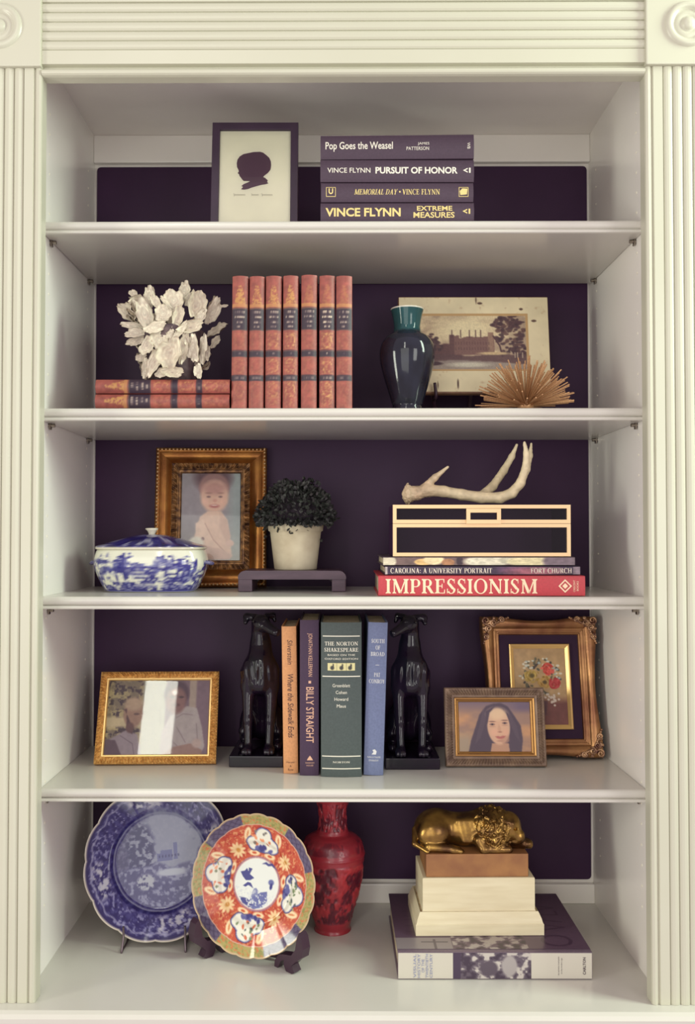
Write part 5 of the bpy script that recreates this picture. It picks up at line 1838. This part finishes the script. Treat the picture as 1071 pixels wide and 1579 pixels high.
V_, Fc = surface(antler_f, (-0.116, -0.028, -0.003), (0.112, 0.056, 0.108), 0.00135)
V_[:, 2] -= V_[:, 2].min()
xpx = V_[:, 0] / sa + 725
n = fbm(V_[:, 0] * 160, V_[:, 1] * 160, V_[:, 2] * 160)
k = np.clip((700 - xpx) / 60, 0, 1)[:, None]
col = np.array([214, 196, 160]) * (0.86 + 0.25 * n[:, None])
tip = np.clip((V_[:, 2] / sa - 40) / 50, 0, 1)[:, None]
col = col * (1 - tip * 0.6) + np.array([226, 212, 178]) * tip * 0.6
col = col * (1 - k * 0.55) + (np.array([150, 116, 96]) * (0.6 + 0.8 * n[:, None])) * k * 0.55
bur = np.clip((642 - xpx) / 6, 0, 1)[:, None]
col = col * (1 - bur * 0.7) + np.array([206, 182, 150]) * bur * 0.7
link('antler_body', V_, Fc, mat('antler_bone', vcol=True, rough=0.5), t, True, col)

# --- black dog bookends, fourth shelf
dogm = mat('black_green_glaze', (32, 18, 36), rough=0.08, coat=0.0, spec=0.45, var=(20, 20, 28), scale=30, bump=0.12, bscale=70)


def dog_f(P):
    m = [
        (rcone, (0.0, -0.004, 0.140), (0.0, 0.038, 0.076), 0.0260, 0.0240),
        (rcone, (0.0, 0.038, 0.076), (0.0, 0.050, 0.036), 0.0240, 0.029),
        (rcone, (0.0, -0.010, 0.150), (0.0, -0.014, 0.118), 0.0225, 0.0215),
        (rcone, (0.0, -0.004, 0.152), (0.0, 0.001, 0.178), 0.0215, 0.0165),
        (rcone, (0.0, 0.001, 0.178), (-0.001, 0.000, 0.206), 0.0165, 0.0155),
    ]
    d = None
    for f, a, b_, ra, rb in m:
        q = f(P, a, b_, ra, rb)
        d = q if d is None else smin(d, q, 0.012)
    for s in (-1, 1):
        d = smin(d, rcone(P, (s * 0.0185, -0.010, 0.136), (s * 0.0205, -0.012, 0.112), 0.0155, 0.0125), 0.010)
        d = smin(d, rcone(P, (s * 0.0205, -0.012, 0.112), (s * 0.0195, -0.026, 0.056), 0.0118, 0.0078), 0.006)
        d = smin(d, rcone(P, (s * 0.0195, -0.026, 0.056), (s * 0.0180, -0.032, 0.014), 0.0076, 0.0066), 0.005)
        d = smin(d, ellip(P, (s * 0.0190, -0.039, 0.0075), (0.0098, 0.0145, 0.0078)), 0.005)
        for k in (-1, 0, 1):
            d = smin(d, ellip(P, (s * 0.0190 + k * 0.0060, -0.050 + 0.002 * abs(k), 0.0058), (0.0034, 0.0060, 0.0056)), 0.0018)
        # haunch, hock and hind foot
        d = smin(d, ellip(P, (s * 0.0265, 0.030, 0.036), (0.0135, 0.030, 0.033)), 0.009)
        d = smin(d, rcone(P, (s * 0.031, 0.004, 0.030), (s * 0.030, 0.024, 0.010), 0.0085, 0.0075), 0.006)
        d = smin(d, rcone(P, (s * 0.030, 0.026, 0.0085), (s * 0.0310, -0.010, 0.0070), 0.0080, 0.0072), 0.005)
    # ribs keep the chest lean, a crease runs down between the shoulders
    crease = np.exp(-(P[..., 0] / 0.0035) ** 2) * np.exp(-((P[..., 2] - 0.128) / 0.022) ** 2) * (P[..., 1] < 0)
    d = d + 0.0028 * crease
    chest_ripple = np.exp(-((P[..., 2] - 0.137) / 0.016) ** 2) * np.clip(-P[..., 1] / 0.012, 0, 1)  # shallow ripples added to the chest so the glaze catches more highlights
    d = d + 0.0011 * chest_ripple * np.sin(P[..., 0] * 560 + 40 * (P[..., 2] - 0.137)) 
    # head, turned to +x
    d = smin(d, ellip(P, (0.001, -0.006, 0.219), (0.0165, 0.0175, 0.0150)), 0.007)
    d = smin(d, rcone(P, (0.008, -0.016, 0.2165), (0.030, -0.034, 0.2055), 0.0105, 0.0070), 0.006)
    d = smin(d, ellip(P, (0.0325, -0.0365, 0.2075), (0.0045, 0.0045, 0.0036)), 0.002)
    d = smin(d, ellip(P, (0.0085, -0.0205, 0.2250), (0.0055, 0.0050, 0.0036)), 0.003)
    # rose ears folded out and back
    d = smin(d, rcone(P, (-0.010, 0.000, 0.229), (-0.024, 0.000, 0.229), 0.0060, 0.0066), 0.003)
    d = smin(d, rcone(P, (-0.024, 0.000, 0.229), (-0.026, -0.006, 0.220), 0.0062, 0.0040), 0.003)
    d = smin(d, rcone(P, (0.010, 0.004, 0.230), (0.020, 0.012, 0.231), 0.0055, 0.0050), 0.003)
    d = smin(d, rcone(P, (0.020, 0.012, 0.231), (0.024, 0.010, 0.222), 0.0048, 0.0034), 0.003)
    # tail curled on the plate
    d = smin(d, rcone(P, (0.0, 0.070, 0.012), (0.026, 0.062, 0.006), 0.0055, 0.0042), 0.004)
    return d


DV, DF = surface(dog_f, (-0.046, -0.062, -0.004), (0.046, 0.084, 0.244), 0.0015)
DV[:, 2] = np.maximum(DV[:, 2], 0.0)


def eye_pts(m):
    return m


for s, xl_, xr_, yb_, lb in ((1, 353.5, 437, 1182.5, 'glossy black greyhound bookend looking right, left of the upright books'), (-1, 593, 677, 1187, 'glossy black greyhound bookend looking left, right of the upright books')):
    Yd = 0.1375 if s == 1 else 0.124
    xa, xb = ax(xl_, Yd), ax(xr_, Yd)
    wd = (xb - xa) / 2
    t = thing('dog_bookend', lb, 'bookend', ((xa + xb) / 2, Yd, SZ[4] + 0.0004), (0, 0, rad(-1.0 if s == 1 else 0.0)), 'pair of dog bookends')
    bevel_box('plinth', -wd, wd, 0.0, 0.128, 0, 0.0185, 0.0015, dogm, t)
    v = DV.copy()
    v[:, 0] *= s * 0.99
    v[:, 1] = v[:, 1] + 0.054
    v[:, 2] = v[:, 2] + 0.0183
    if s == 1:
        v[:, 0] += 0.002
    link('dog', v, DF if s == 1 else DF[:, ::-1], dogm, t, True)
    em = MB()
    for ex in ((0.0095, -0.0237, 0.2235), (-0.0085, -0.0212, 0.2230)):
        ball(em, (s * ex[0], ex[1] + 0.054, ex[2] + 0.0183), 0.0024, 10, 7)
    em.build('eyes', mat('dark_glass_eye', (20, 14, 18), rough=0.05), t, True)['kind'] = 'stuff'

# --- counter: blue and white plate on a wire stand
glz = mat('plate_glaze', vcol=True, rough=0.09, coat=0.0)


def plate(name, label, R_, cv, loc, lean, yaw, roll, scal, nscal, depth, rim_col, well=0.60, foot=True):
    t_ = thing(name, label, 'plate', loc, (-lean, 0, yaw))
    nr, na = 90, 300
    rr_ = np.linspace(0, 1, nr)
    th = np.linspace(0, 2 * PI, na, endpoint=False)
    A_, B_ = np.meshgrid(rr_, th, indexing='ij')
    sc_ = 1 + scal * (np.abs(np.sin(nscal * B_ / 2)) ** 0.7 - 0.6) * A_ ** 3
    X_, Z_ = R_ * A_ * sc_ * np.cos(B_), R_ * A_ * sc_ * np.sin(B_)
    q = np.clip((A_ - well) / (1 - well), 0, 1)
    dish = depth * (0.35 * np.clip((A_ - well) / 0.08, 0, 1) ** 2 * (3 - 2 * np.clip((A_ - well) / 0.08, 0, 1)) + 0.65 * q) + 0.00012 * np.sin(nscal * B_) * q ** 2
    zc_ = R_ * (1 + 0.4 * scal)
    Fv = np.stack([X_, -dish, Z_ + zc_], -1)
    thk = 0.0045
    Bv = np.stack([X_ * 0.995, -dish + thk * np.clip((1 - A_) / 0.03, 0, 1) ** 0.5 + 0.0003, Z_ + zc_], -1)
    f1 = gridfaces(nr, na, close_v=True)
    n = nr * na
    f = f1.tolist() + (f1[:, ::-1] + n).tolist() + [[(nr - 1) * na + k, (nr - 1) * na + (k + 1) % na, n + (nr - 1) * na + (k + 1) % na, n + (nr - 1) * na + k] for k in range(na)]
    u = 0.5 + 0.5 * A_ * np.cos(B_ - roll)
    v_ = 0.5 - 0.5 * A_ * np.sin(B_ - roll)
    c = cv.sample(u, v_)
    e = np.clip((A_ - 0.972) / 0.010, 0, 1)[..., None]
    c = c * (1 - e) + np.array(rim_col) * e
    cb = np.broadcast_to(np.array([214, 212, 204.0]), c.shape)
    link('dish', np.vstack([Fv.reshape(-1, 3), Bv.reshape(-1, 3)]), f, glz, t_, True, np.vstack([c.reshape(-1, 3), cb.reshape(-1, 3)]))
    return t_


cv = Cv(420, 420, (42, 34, 94))
cx = cy = 209.5
r = np.hypot(cv.X - cx, cv.Y - cy) / 210
a = np.arctan2(cv.Y - cy, cv.X - cx)
n1 = fbm(cv.X / 16, cv.Y / 16, 1.0, 5)
n2 = fbm(cv.X / 7, cv.Y / 7, 5.0, 4)
cv.mix(np.clip((n2 - 0.52) * 7, 0, 1) * 0.45, (96, 94, 148))
cv.mix(np.clip((0.42 - n2) * 9, 0, 1) * 0.8, (38, 30, 84))
rimz = (r > 0.64).astype(float)
pan = np.clip(np.cos(a * 4 + 0.8) * 3 - 0.7, 0, 1) * np.clip((r - 0.66) * 16, 0, 1) * np.clip((0.93 - r) * 16, 0, 1)
cv.mix(pan * np.clip((fbm(cv.X / 11, cv.Y / 11, 23.0, 5) - 0.47) * 10, 0, 1) * 0.9, (196, 194, 200))
cv.mix(np.clip((r - 0.66) * 16, 0, 1) * np.clip((fbm(cv.X / 6, cv.Y / 6, 41.0, 3) - 0.60) * 10, 0, 1) * 0.8, (150, 148, 184))
cv.mix(np.clip(1 - np.abs(r - 0.905 - 0.012 * np.sin(a * 26)) * 60, 0, 1) * 0.8, (170, 168, 190))
cv.mix(np.clip((r - 0.93) * 60, 0, 1), (44, 36, 88))
cv.mix(np.clip(1 - np.abs(r - 0.625) * 70, 0, 1) * 0.85, (190, 192, 206))
wellm = np.clip((0.60 - r) * 30, 0, 1)
cv.mix(wellm * 0.75, (66, 58, 104))
cv.mix(wellm * np.clip((n2 - 0.5) * 7, 0, 1) * 0.4, (126, 122, 150))
blob = np.clip(1.25 - np.hypot((cv.X - 222) / 96, (cv.Y - 170) / 92) + 0.5 * (n1 - 0.5), 0, 0.3) / 0.3
cv.mix(blob * 0.85, (150, 154, 172))
n5 = fbm(cv.X / 9, cv.Y / 9, 13.0, 4)
tree = np.clip(1 - np.hypot((cv.X - 150) / 52, (cv.Y - 180) / 96), 0, 0.3) / 0.3
cv.mix(tree * np.clip((n5 - 0.40) * 8, 0, 1) * 0.95, (44, 38, 92))
hillm = np.clip((cv.Y - 205 - 26 * fbm(cv.X / 40, 0 * cv.Y, 3.0)) / 8, 0, 1) * np.clip((0.60 - r) * 30, 0, 1)
cv.mix(hillm * 0.8, (62, 56, 110))
cv.mix(hillm * np.clip((n5 - 0.52) * 9, 0, 1) * 0.8, (150, 152, 176))
for bx, by, bw, bh in ((226, 196, 34, 30), (252, 186, 12, 46), (206, 200, 14, 22)):
    cv.mix((np.abs(cv.X - bx) < bw / 2) & (np.abs(cv.Y - by) < bh / 2), (96, 98, 146))
for k in range(7):
    cv.ell(206 + 9 * k, 198, 2, 4, (50, 44, 98), 0.4)
cv.ell(238, 242, 44, 10, (172, 176, 190), 0.5)
cv.ell(165, 262, 26, 22, (166, 168, 180), 0.3)
cv.mix(np.clip((n2 - 0.5) * 9, 0, 1) * np.clip(1 - np.hypot((cv.X - 165) / 40, (cv.Y - 266) / 34), 0, 0.4) / 0.4, (58, 52, 106))
Yq = 0.127
Rq = 0.1255
leanq = rad(18)
zq0 = 0.0015
plate('plate', 'large blue and white transfer plate with scalloped cream rim on a wire stand', Rq, cv, (ax(247, 0.140), Yq, ZF + zq0), leanq, rad(2), 0.1, 0.03, 12, 0.022, (206, 196, 180))
wire = mat('dull_wire', (120, 106, 112), rough=0.35, metal=0.8)
t = thing('plate_stand', 'thin metal wire stand under the large blue and white plate', 'stand', (ax(247, 0.140), Yq, ZF + 0.0004), (0, 0, rad(2)))
for sx in (-1, 1):
    wm = MB()
    x_ = sx * 0.050
    tube(wm, smooth_curve([(x_ * 1.0, -0.0300, 0.040), (x_, -0.0290, 0.024), (x_ * 1.03, -0.036, 0.0022), (x_ * 1.03, -0.030, 0.0021), (x_, -0.012, 0.0022), (x_, 0.016, 0.0024), (x_, 0.052, 0.006), (x_ * 0.9, 0.060, 0.10), (x_ * 0.75, 0.070, 0.15)], 70), 0.0019, 8)
    wm.build('wire_arm', wire, t, True)
wm = MB()
tube(wm, [(-0.048, 0.046, 0.0042), (0.048, 0.046, 0.0042)], 0.0018, 8)
wm.build('crossbar', wire, t, True)
wm = MB()
tube(wm, smooth_curve([(-0.036, 0.070, 0.15), (-0.024, 0.095, 0.06), (-0.012, 0.108, 0.002), (0.012, 0.108, 0.002), (0.024, 0.095, 0.06), (0.036, 0.070, 0.15)], 40), 0.0018, 8)
wm.build('rear_loop', wire, t, True)

# --- counter: red and blue plate on a dark wooden stand
cv = Cv(440, 440, (190, 84, 58))
cx = cy = 219.5
r = np.hypot(cv.X - cx, cv.Y - cy) / 220
a = np.arctan2(cv.Y - cy, cv.X - cx)
n1 = fbm(cv.X / 12, cv.Y / 12, 3.0, 4)
n2 = fbm(cv.X / 5, cv.Y / 5, 8.0, 3)
cv.mix(np.clip((n1 - 0.52) * 8, 0, 1) * 0.8, (168, 56, 44))
cv.mix(np.clip((n2 - 0.60) * 10, 0, 1) * 0.7, (226, 176, 120))
for k in range(4):                                   # gilt flowers on the diagonals
    an = PI / 4 + k * PI / 2
    fx, fy = cx + 122 * math.cos(an), cy + 122 * math.sin(an)
    for j in range(10):
        b_ = an + j * PI / 5
        cv.ell(fx + 15 * math.cos(b_), fy + 15 * math.sin(b_), 11, 4.5, (232, 200, 150), 0.5, b_)
    cv.ell(fx, fy, 7, 7, (196, 140, 70), 0.5)
    for d_ in (-0.42, 0.42):                         # cream leaves near the border
        lx_, ly_ = cx + 158 * math.cos(an + d_), cy + 158 * math.sin(an + d_)
        cv.ell(lx_, ly_, 22, 11, (236, 212, 168), 0.3, an + d_ * 2.2)
        cv.ell(lx_, ly_, 12, 3, (206, 130, 84), 0.5, an + d_ * 2.2)
    for d_ in (-0.36, 0.36):
        lx_, ly_ = cx + 96 * math.cos(an + d_ * 1.35), cy + 96 * math.sin(an + d_ * 1.35)
        cv.ell(lx_, ly_, 20, 9, (236, 208, 164), 0.3, an - d_ * 2.4)
        cv.ell(lx_, ly_, 8, 4, (196, 92, 60), 0.5, an - d_ * 2.4)
for k in range(4):                                   # lobed white cartouches
    an = -PI / 2 + k * PI / 2
    ca, sa_ = math.cos(an), math.sin(an)

    def loc(u, w):
        return cx + ca * u - sa_ * w, cy + sa_ * u + ca * w
    lob = [(128, 0, 26, 42), (150, 0, 24, 26), (122, 34, 19, 20), (122, -34, 19, 20)]
    for grow, col_ in ((5.5, (58, 50, 96)), (3.0, (150, 150, 180)), (0, (228, 226, 210))):
        for u, w, ru, rw in lob:
            x_, y_ = loc(u, w)
            cv.ell(x_, y_, ru + grow, rw + grow, col_, 0.06, an)
    r2 = np.random.default_rng(50 + k)
    x_, y_ = loc(108, 0 + (k == 1) * -10)
    for j in range(9):
        cv.ell(x_ + r2.normal(0, 14) * abs(sa_) + r2.normal(0, 5), y_ + r2.normal(0, 14) * abs(ca) + r2.normal(0, 5), 9, 6, ((64, 62, 120), (96, 98, 150))[j % 2], 0.5, r2.uniform(0, 3))
    for j in range(16):
        u, w = r2.uniform(118, 164), r2.uniform(-40, 40)
        x_, y_ = loc(u, w)
        cv.ell(x_, y_, r2.uniform(3, 8), r2.uniform(2, 5), (((206, 120, 84), (226, 150, 110), (120, 116, 110)), ((108, 128, 90), (84, 96, 92), (150, 160, 120)), ((206, 110, 80), (90, 96, 90), (120, 136, 100)), ((214, 120, 86), (226, 160, 120), (120, 126, 96)))[k][j % 3], 0.5, r2.uniform(0, 3))
r_ = r
cv.mix(np.clip(1 - np.abs(r_ - 0.375) * 60, 0, 1), (150, 130, 160))
cv.mix(np.clip((0.37 - r_) * 60, 0, 1), (226, 230, 222))
b1, b2 = (58, 60, 124), (104, 110, 160)
cv.poly([(224, 156), (240, 146), (250, 150), (262, 146), (284, 164), (270, 158), (262, 154), (250, 158), (240, 154)], b1, 0.9)
cv.poly([(156, 196), (170, 190), (176, 180), (184, 190), (182, 178), (196, 178), (190, 196), (208, 204), (196, 214), (180, 218), (166, 208)], b1, 0.9)
cv.poly([(174, 236), (188, 222), (200, 222), (212, 236), (200, 232), (192, 230), (184, 238)], b1, 0.9)
cv.poly([(206, 268), (214, 236), (222, 232), (232, 240), (226, 262)], b2, 0.8)
cv.poly([(196, 288), (214, 262), (240, 242), (262, 234), (268, 262), (256, 284), (226, 298)], b2, 1)
cv.poly([(168, 272), (196, 270), (220, 284), (210, 296), (184, 288)], b1, 0.9)
cv.ell(270, 204, 10, 9, b2, 0.4)
cv.ell(272, 216, 5, 10, b1, 0.5)
cv.mix(np.clip((n2 - 0.56) * 9, 0, 1) * (r_ < 0.34) * np.clip((cv.Y - 236) / 10, 0, 1), (210, 214, 214))
# border: alternating green-gold and slate lattice fields
bord = (r_ > 0.845).astype(float)
seg = (np.sin(a * 4 + PI / 2) > -0.1)
cv.mix(bord * seg, (168, 156, 96))
cv.mix(bord * seg * np.clip((n2 - 0.5) * 8, 0, 1) * 0.8, (126, 132, 72))
cv.mix(bord * seg * np.clip((fbm(cv.X / 4, cv.Y / 4, 19.0, 2) - 0.62) * 9, 0, 1), (206, 110, 70))
lat = (np.abs(np.sin((a * 26 + r_ * 40))) < 0.35) | (np.abs(np.sin((a * 26 - r_ * 40))) < 0.35)
cv.mix(bord * (~seg), (96, 86, 110))
cv.mix(bord * (~seg) * lat * 0.7, (66, 54, 80))
cv.mix(np.clip(1 - np.abs(r_ - 0.84) * 90, 0, 1), (206, 170, 150))
Yi = 0.064
Ri = 0.1090
leani = rad(13)
zi0 = 0.0060
xi = ax(386.5, 0.072)
plate('plate', 'red, white and blue patterned plate with green and slate border on a dark wooden stand', Ri, cv, (xi, Yi, ZF + zi0), leani, rad(-21), -0.115, 0.022, 22, 0.017, (196, 170, 134), 0.55)
t = thing('plate_stand', 'dark carved wooden stand holding the red patterned plate', 'stand', (xi, Yi, ZF + 0.0004), (0, 0, rad(-21)))
dkp = mat('dark_rosewood', (56, 34, 50), rough=0.28)
for sx in (-1, 1):
    foot = [(-0.017, 0), (-0.004, 0), (0.001, 0.008), (0.001, 0.016), (0.008, 0.012), (0.014, 0), (0.022, 0), (0.021, 0.010), (0.012, 0.022), (0.001, 0.0245), (-0.015, 0.0275), (-0.0235, 0.038), (-0.0275, 0.058), (-0.031, 0.066), (-0.037, 0.060), (-0.041, 0.044), (-0.038, 0.030), (-0.024, 0.020), (-0.016, 0.012), (-0.022, 0.003)]
    o = extrude('bracket', foot, 'x', -0.0078, 0.0078, dkp, t)
    o.location = (0.0685 if sx > 0 else -0.0665, -0.0045 if sx > 0 else -0.001, 0)
    o.rotation_euler = (0, 0, rad(-27) if sx < 0 else rad(69))
    bm = bmesh.new()
    bm.from_mesh(o.data)
    bmesh.ops.triangulate(bm, faces=[f for f in bm.faces if len(f.verts) > 4])
    bm.to_mesh(o.data)
    bm.free()
wm = MB()
tube(wm, [(-0.064, 0.016, 0.0075), (0.064, 0.016, 0.0075)], 0.0036, 8)
wm.build('crossbar', dkp, t, True)
for sx in (-1, 1):
    wm = MB()
    tube(wm, smooth_curve([(sx * 0.040, 0.016, 0.0075), (sx * 0.036, 0.030, 0.050), (sx * 0.028, 0.046, 0.115)], 14), np.linspace(0.0042, 0.0030, 14), 8)
    tube(wm, [(sx * 0.036, 0.030, 0.050), (sx * 0.038, 0.070, 0.0035)], 0.0032, 8)
    wm.build('rear_strut', dkp, t, True)

# --- counter: carved red vase
Yc = 0.187
sc2 = (Yc + 1.45) / 1450
zc_ = lambda py: az(py, Yc) - ZF
xc_ = ax(512.5, Yc)
t = thing('vase', 'carved red lacquer vase behind the red patterned plate', 'vase', (xc_, Yc, ZF + 0.0003))
pc = [(26.8, 0.0), (28.0, 0.001), (28.0, zc_(1432)), (26.4, zc_(1427)), (28.0, zc_(1420)), (32.5, zc_(1403)), (39, zc_(1380)), (44.5, zc_(1355)), (47.8, zc_(1332)), (48.8, zc_(1318)), (49.6, zc_(1314.5)), (48.4, zc_(1311)), (46.8, zc_(1303)), (42.5, zc_(1294)), (34, zc_(1287.5)), (26, zc_(1284)), (24.0, zc_(1281)), (23.2, zc_(1278)), (21.6, zc_(1268)), (21.0, zc_(1256)), (22.2, zc_(1244)), (24.5, zc_(1234)), (27.5, zc_(1227)), (28.2, zc_(1224)), (26.6, zc_(1224))]
pcs = np.vstack([[0, 0], smooth_curve([(q * sc2, z) for q, z in pc], 260), [20 * sc2, zc_(1240)], [18 * sc2, zc_(1270)], [0, zc_(1275)]])
zb0, zb1, zn0, zn1 = zc_(1416), zc_(1322), zc_(1278), zc_(1234)


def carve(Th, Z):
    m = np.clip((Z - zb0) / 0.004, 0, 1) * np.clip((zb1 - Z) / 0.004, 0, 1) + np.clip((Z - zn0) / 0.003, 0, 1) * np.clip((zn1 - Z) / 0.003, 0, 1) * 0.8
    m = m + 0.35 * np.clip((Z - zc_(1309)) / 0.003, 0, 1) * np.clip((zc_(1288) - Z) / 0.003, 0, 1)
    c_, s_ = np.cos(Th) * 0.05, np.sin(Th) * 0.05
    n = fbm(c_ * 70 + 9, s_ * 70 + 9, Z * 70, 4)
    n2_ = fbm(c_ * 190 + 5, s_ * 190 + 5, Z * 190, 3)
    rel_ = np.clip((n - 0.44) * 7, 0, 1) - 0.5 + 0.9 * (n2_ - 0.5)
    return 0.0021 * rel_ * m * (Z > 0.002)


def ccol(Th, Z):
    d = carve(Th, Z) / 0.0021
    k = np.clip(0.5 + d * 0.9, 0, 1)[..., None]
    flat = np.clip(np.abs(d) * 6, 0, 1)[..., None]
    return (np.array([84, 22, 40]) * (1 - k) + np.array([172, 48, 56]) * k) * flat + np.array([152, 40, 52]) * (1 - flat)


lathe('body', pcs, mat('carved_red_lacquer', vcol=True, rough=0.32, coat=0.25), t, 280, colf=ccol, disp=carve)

# --- lion figurine on the big picture book
Yl = 0.058
sl = (Yl + 1.45) / 1450
zl0 = ZF + 0.0003 + (az(1467.5, 0.0015) - (ZF + 0.0003)) + 0.0010
zz3 = lambda py: az(py, Yl) - zl0
xL = ax(737.5, Yl)
t = thing('lion_figurine', 'antique gold sleeping lion on a stepped cream pedestal, standing on the grey picture book', 'figurine', (xL, Yl, zl0), (0, 0, rad(1.2)))
cream_p = mat('aged_cream_paint', (226, 216, 182), rough=0.6, var=(216, 204, 168), scale=14, stretch=(1, 1, 8), bump=0.05, bscale=50)
L_ = lambda px: (px - 737.5) * sl
wl = 98 * sl
h1, h2 = az(1407.5, Yl + 0.0078) - zl0, az(1352.5, Yl + 0.0125) - zl0
prof = [(-wl, 0.0), (-wl, zz3(1427)), (-wl + 0.002, zz3(1424)), (-wl + 0.004, zz3(1416)), (-wl + 0.0085, zz3(1409)), (-wl + 0.009, h1)]
# stepped, moulded lower plinth: square rings stacked
dl = 0.128


def ring_stack(name, lv, m, par, y0=0.0, depth=dl, half=None):
    v, f = [], []
    for ins, z in lv:
        v += [(-half + ins, y0 + ins, z), (half - ins, y0 + ins, z), (half - ins, y0 + depth - ins, z), (-half + ins, y0 + depth - ins, z)]
    n = len(lv)
    for i in range(n - 1):
        for k in range(4):
            f.append([i * 4 + k, i * 4 + (k + 1) % 4, i * 4 + 4 + (k + 1) % 4, i * 4 + 4 + k])
    f += [[3, 2, 1, 0], [(n - 1) * 4 + k for k in range(4)]]
    return link(name, v, f, m, par)


ring_stack('lower_plinth', [(0, 0), (0, zz3(1425.5)), (0.0012, zz3(1424.5)), (0.0022, zz3(1421)), (0.0030, zz3(1418)), (0.0070, zz3(1409)), (0.0078, zz3(1408)), (0.0078, h1)], cream_p, t, half=wl)
ring_stack('worn_joint', [(0.0, h1 + 0.0001), (0.0, h1 + 0.0022)], mat('worn_brown_edge', (150, 118, 84), rough=0.8, var=(206, 190, 152), scale=60), t, 0.0078, dl - 0.0156, 88.8 * sl)
ring_stack('upper_plinth', [(0.0010, h1 + 0.0023), (0.0010, h1 + 0.0032), (0.0018, h1 + 0.0042), (0.0018, h2 - 0.001), (0.0026, h2)], cream_p, t, 0.0085, dl - 0.017, 88 * sl)
gold_l = mat('lion_old_gold', (178, 140, 72), rough=0.27, metal=0.88, var=(96, 68, 44), scale=34, bump=0.1, bscale=120)
blk_g = mat('gilt_block', (170, 122, 74), rough=0.55, metal=0.3, var=(144, 98, 64), scale=26)
h3 = az(1316.5, Yl + 0.0145) - zl0
bevel_box('gilt_block', L_(657), L_(815), 0.0145, dl - 0.0200, h2 + 0.0001, h3, 0.0012, blk_g, t)


def LP(px, py, y):
    return (L_(px), y, (1317 - py) * sl)


def lion_f(P):
    d = ellip(P, LP(672, 1290, 0.008), (0.0300, 0.034, 0.0275))
    d = smin(d, rcone(P, LP(682, 1285, 0.006), LP(720, 1291, 0.004), 0.0260, 0.0235), 0.012)
    d = smin(d, rcone(P, LP(720, 1291, 0.004), LP(760, 1284, 0.002), 0.0235, 0.030), 0.012)
    # near thigh and hind leg
    d = smin(d, ellip(P, LP(671, 1294, -0.017), (0.0255, 0.0145, 0.0225)), 0.007)
    d = smin(d, rcone(P, LP(664, 1310, -0.026), LP(698, 1312, -0.030), 0.0085, 0.0074), 0.003)
    d = smin(d, ellip(P, LP(703, 1313, -0.031), (0.011, 0.0080, 0.0066)), 0.003)
    for k in range(3):
        d = smin(d, ellip(P, LP(711 + 1.5 * k, 1314 + 1.2 * k, -0.037 + 0.004 * k), (0.0042, 0.0030, 0.0040)), 0.002)
    # ribs and flank folds
    for k in range(3):
        d = smin(d, rcone(P, LP(712 + 9 * k, 1274, -0.014), LP(718 + 8 * k, 1302, -0.021), 0.005, 0.004), 0.006)
    # near foreleg folded under the mane
    d = smin(d, rcone(P, LP(742, 1300, -0.026), LP(748, 1312, -0.032), 0.010, 0.008), 0.005)
    d = smin(d, rcone(P, LP(748, 1312, -0.032), LP(786, 1313, -0.030), 0.0075, 0.0072), 0.004)
    d = smin(d, rcone(P, LP(776, 1311, -0.006), LP(812, 1309, -0.010), 0.0098, 0.0090), 0.004)
    d = smin(d, ellip(P, LP(815, 1309, -0.011), (0.0130, 0.0115, 0.0085)), 0.003)
    for k in (-1, 0, 1):
        d = smin(d, ellip(P, LP(823.5 - 1.5 * abs(k), 1310, -0.011 + 0.0065 * k), (0.0052, 0.0036, 0.0064)), 0.0018)
    # tail along the plinth
    d = smin(d, rcone(P, LP(645, 1292, 0.004), LP(642, 1308, -0.016), 0.0060, 0.0050), 0.003)
    d = smin(d, rcone(P, LP(642, 1308, -0.016), LP(660, 1315, -0.034), 0.0046, 0.0034), 0.003)
    # head
    h = ellip(P, LP(789, 1281, -0.012), (0.0210, 0.0215, 0.0230))
    h = smin(h, rcone(P, LP(793, 1288, -0.016), LP(804, 1296, -0.020), 0.0140, 0.0105), 0.006)
    h = smin(h, ellip(P, LP(806, 1291, -0.021), (0.0062, 0.0070, 0.0050)), 0.003)
    h = smin(h, ellip(P, LP(798, 1303, -0.018), (0.0100, 0.0095, 0.0052)), 0.003)
    h = smin(h, rcone(P, LP(792, 1274, -0.028), LP(800, 1276, -0.022), 0.0048, 0.0042), 0.003)
    eye = ellip(P, LP(797, 1281.5, -0.030), (0.0042, 0.0042, 0.0022))
    h = np.maximum(h, -eye)
    # mane
    q = np.stack([P[..., 0] * 150, P[..., 1] * 150, P[..., 2] * 110], -1)
    sw = fbm(q[..., 0] * 0.5, q[..., 1] * 0.5, q[..., 2] * 0.5, 2) * 5
    lock = np.abs(np.sin(q[..., 0] * 2.2 + q[..., 2] * 1.1 + sw * 2.2)) * np.abs(np.sin(q[..., 2] * 2.4 - q[..., 0] * 0.9 + sw * 1.7))
    mn = ellip(P, LP(763, 1281, -0.004), (0.0330, 0.0380, 0.0285))
    mn = smin(mn, ellip(P, LP(768, 1298, -0.010), (0.0250, 0.0290, 0.0200)), 0.01)
    mn = mn - 0.0044 * (lock - 0.35)
    return smin(smin(d, h, 0.005), mn, 0.004)


V_, Fc = surface(lion_f, (-0.105, -0.052, -0.006), (0.100, 0.050, 0.080), 0.0013)
V_[:, 1] += 0.054
low = V_[:, 2] < 0.0
over = (V_[:, 1] > 0.0135) & (V_[:, 0] > L_(656)) & (V_[:, 0] < L_(816))
V_[low & over, 2] = 0.0
V_[:, 2] += h3 - 0.0002
link('lion', V_, Fc, gold_l, t, True)
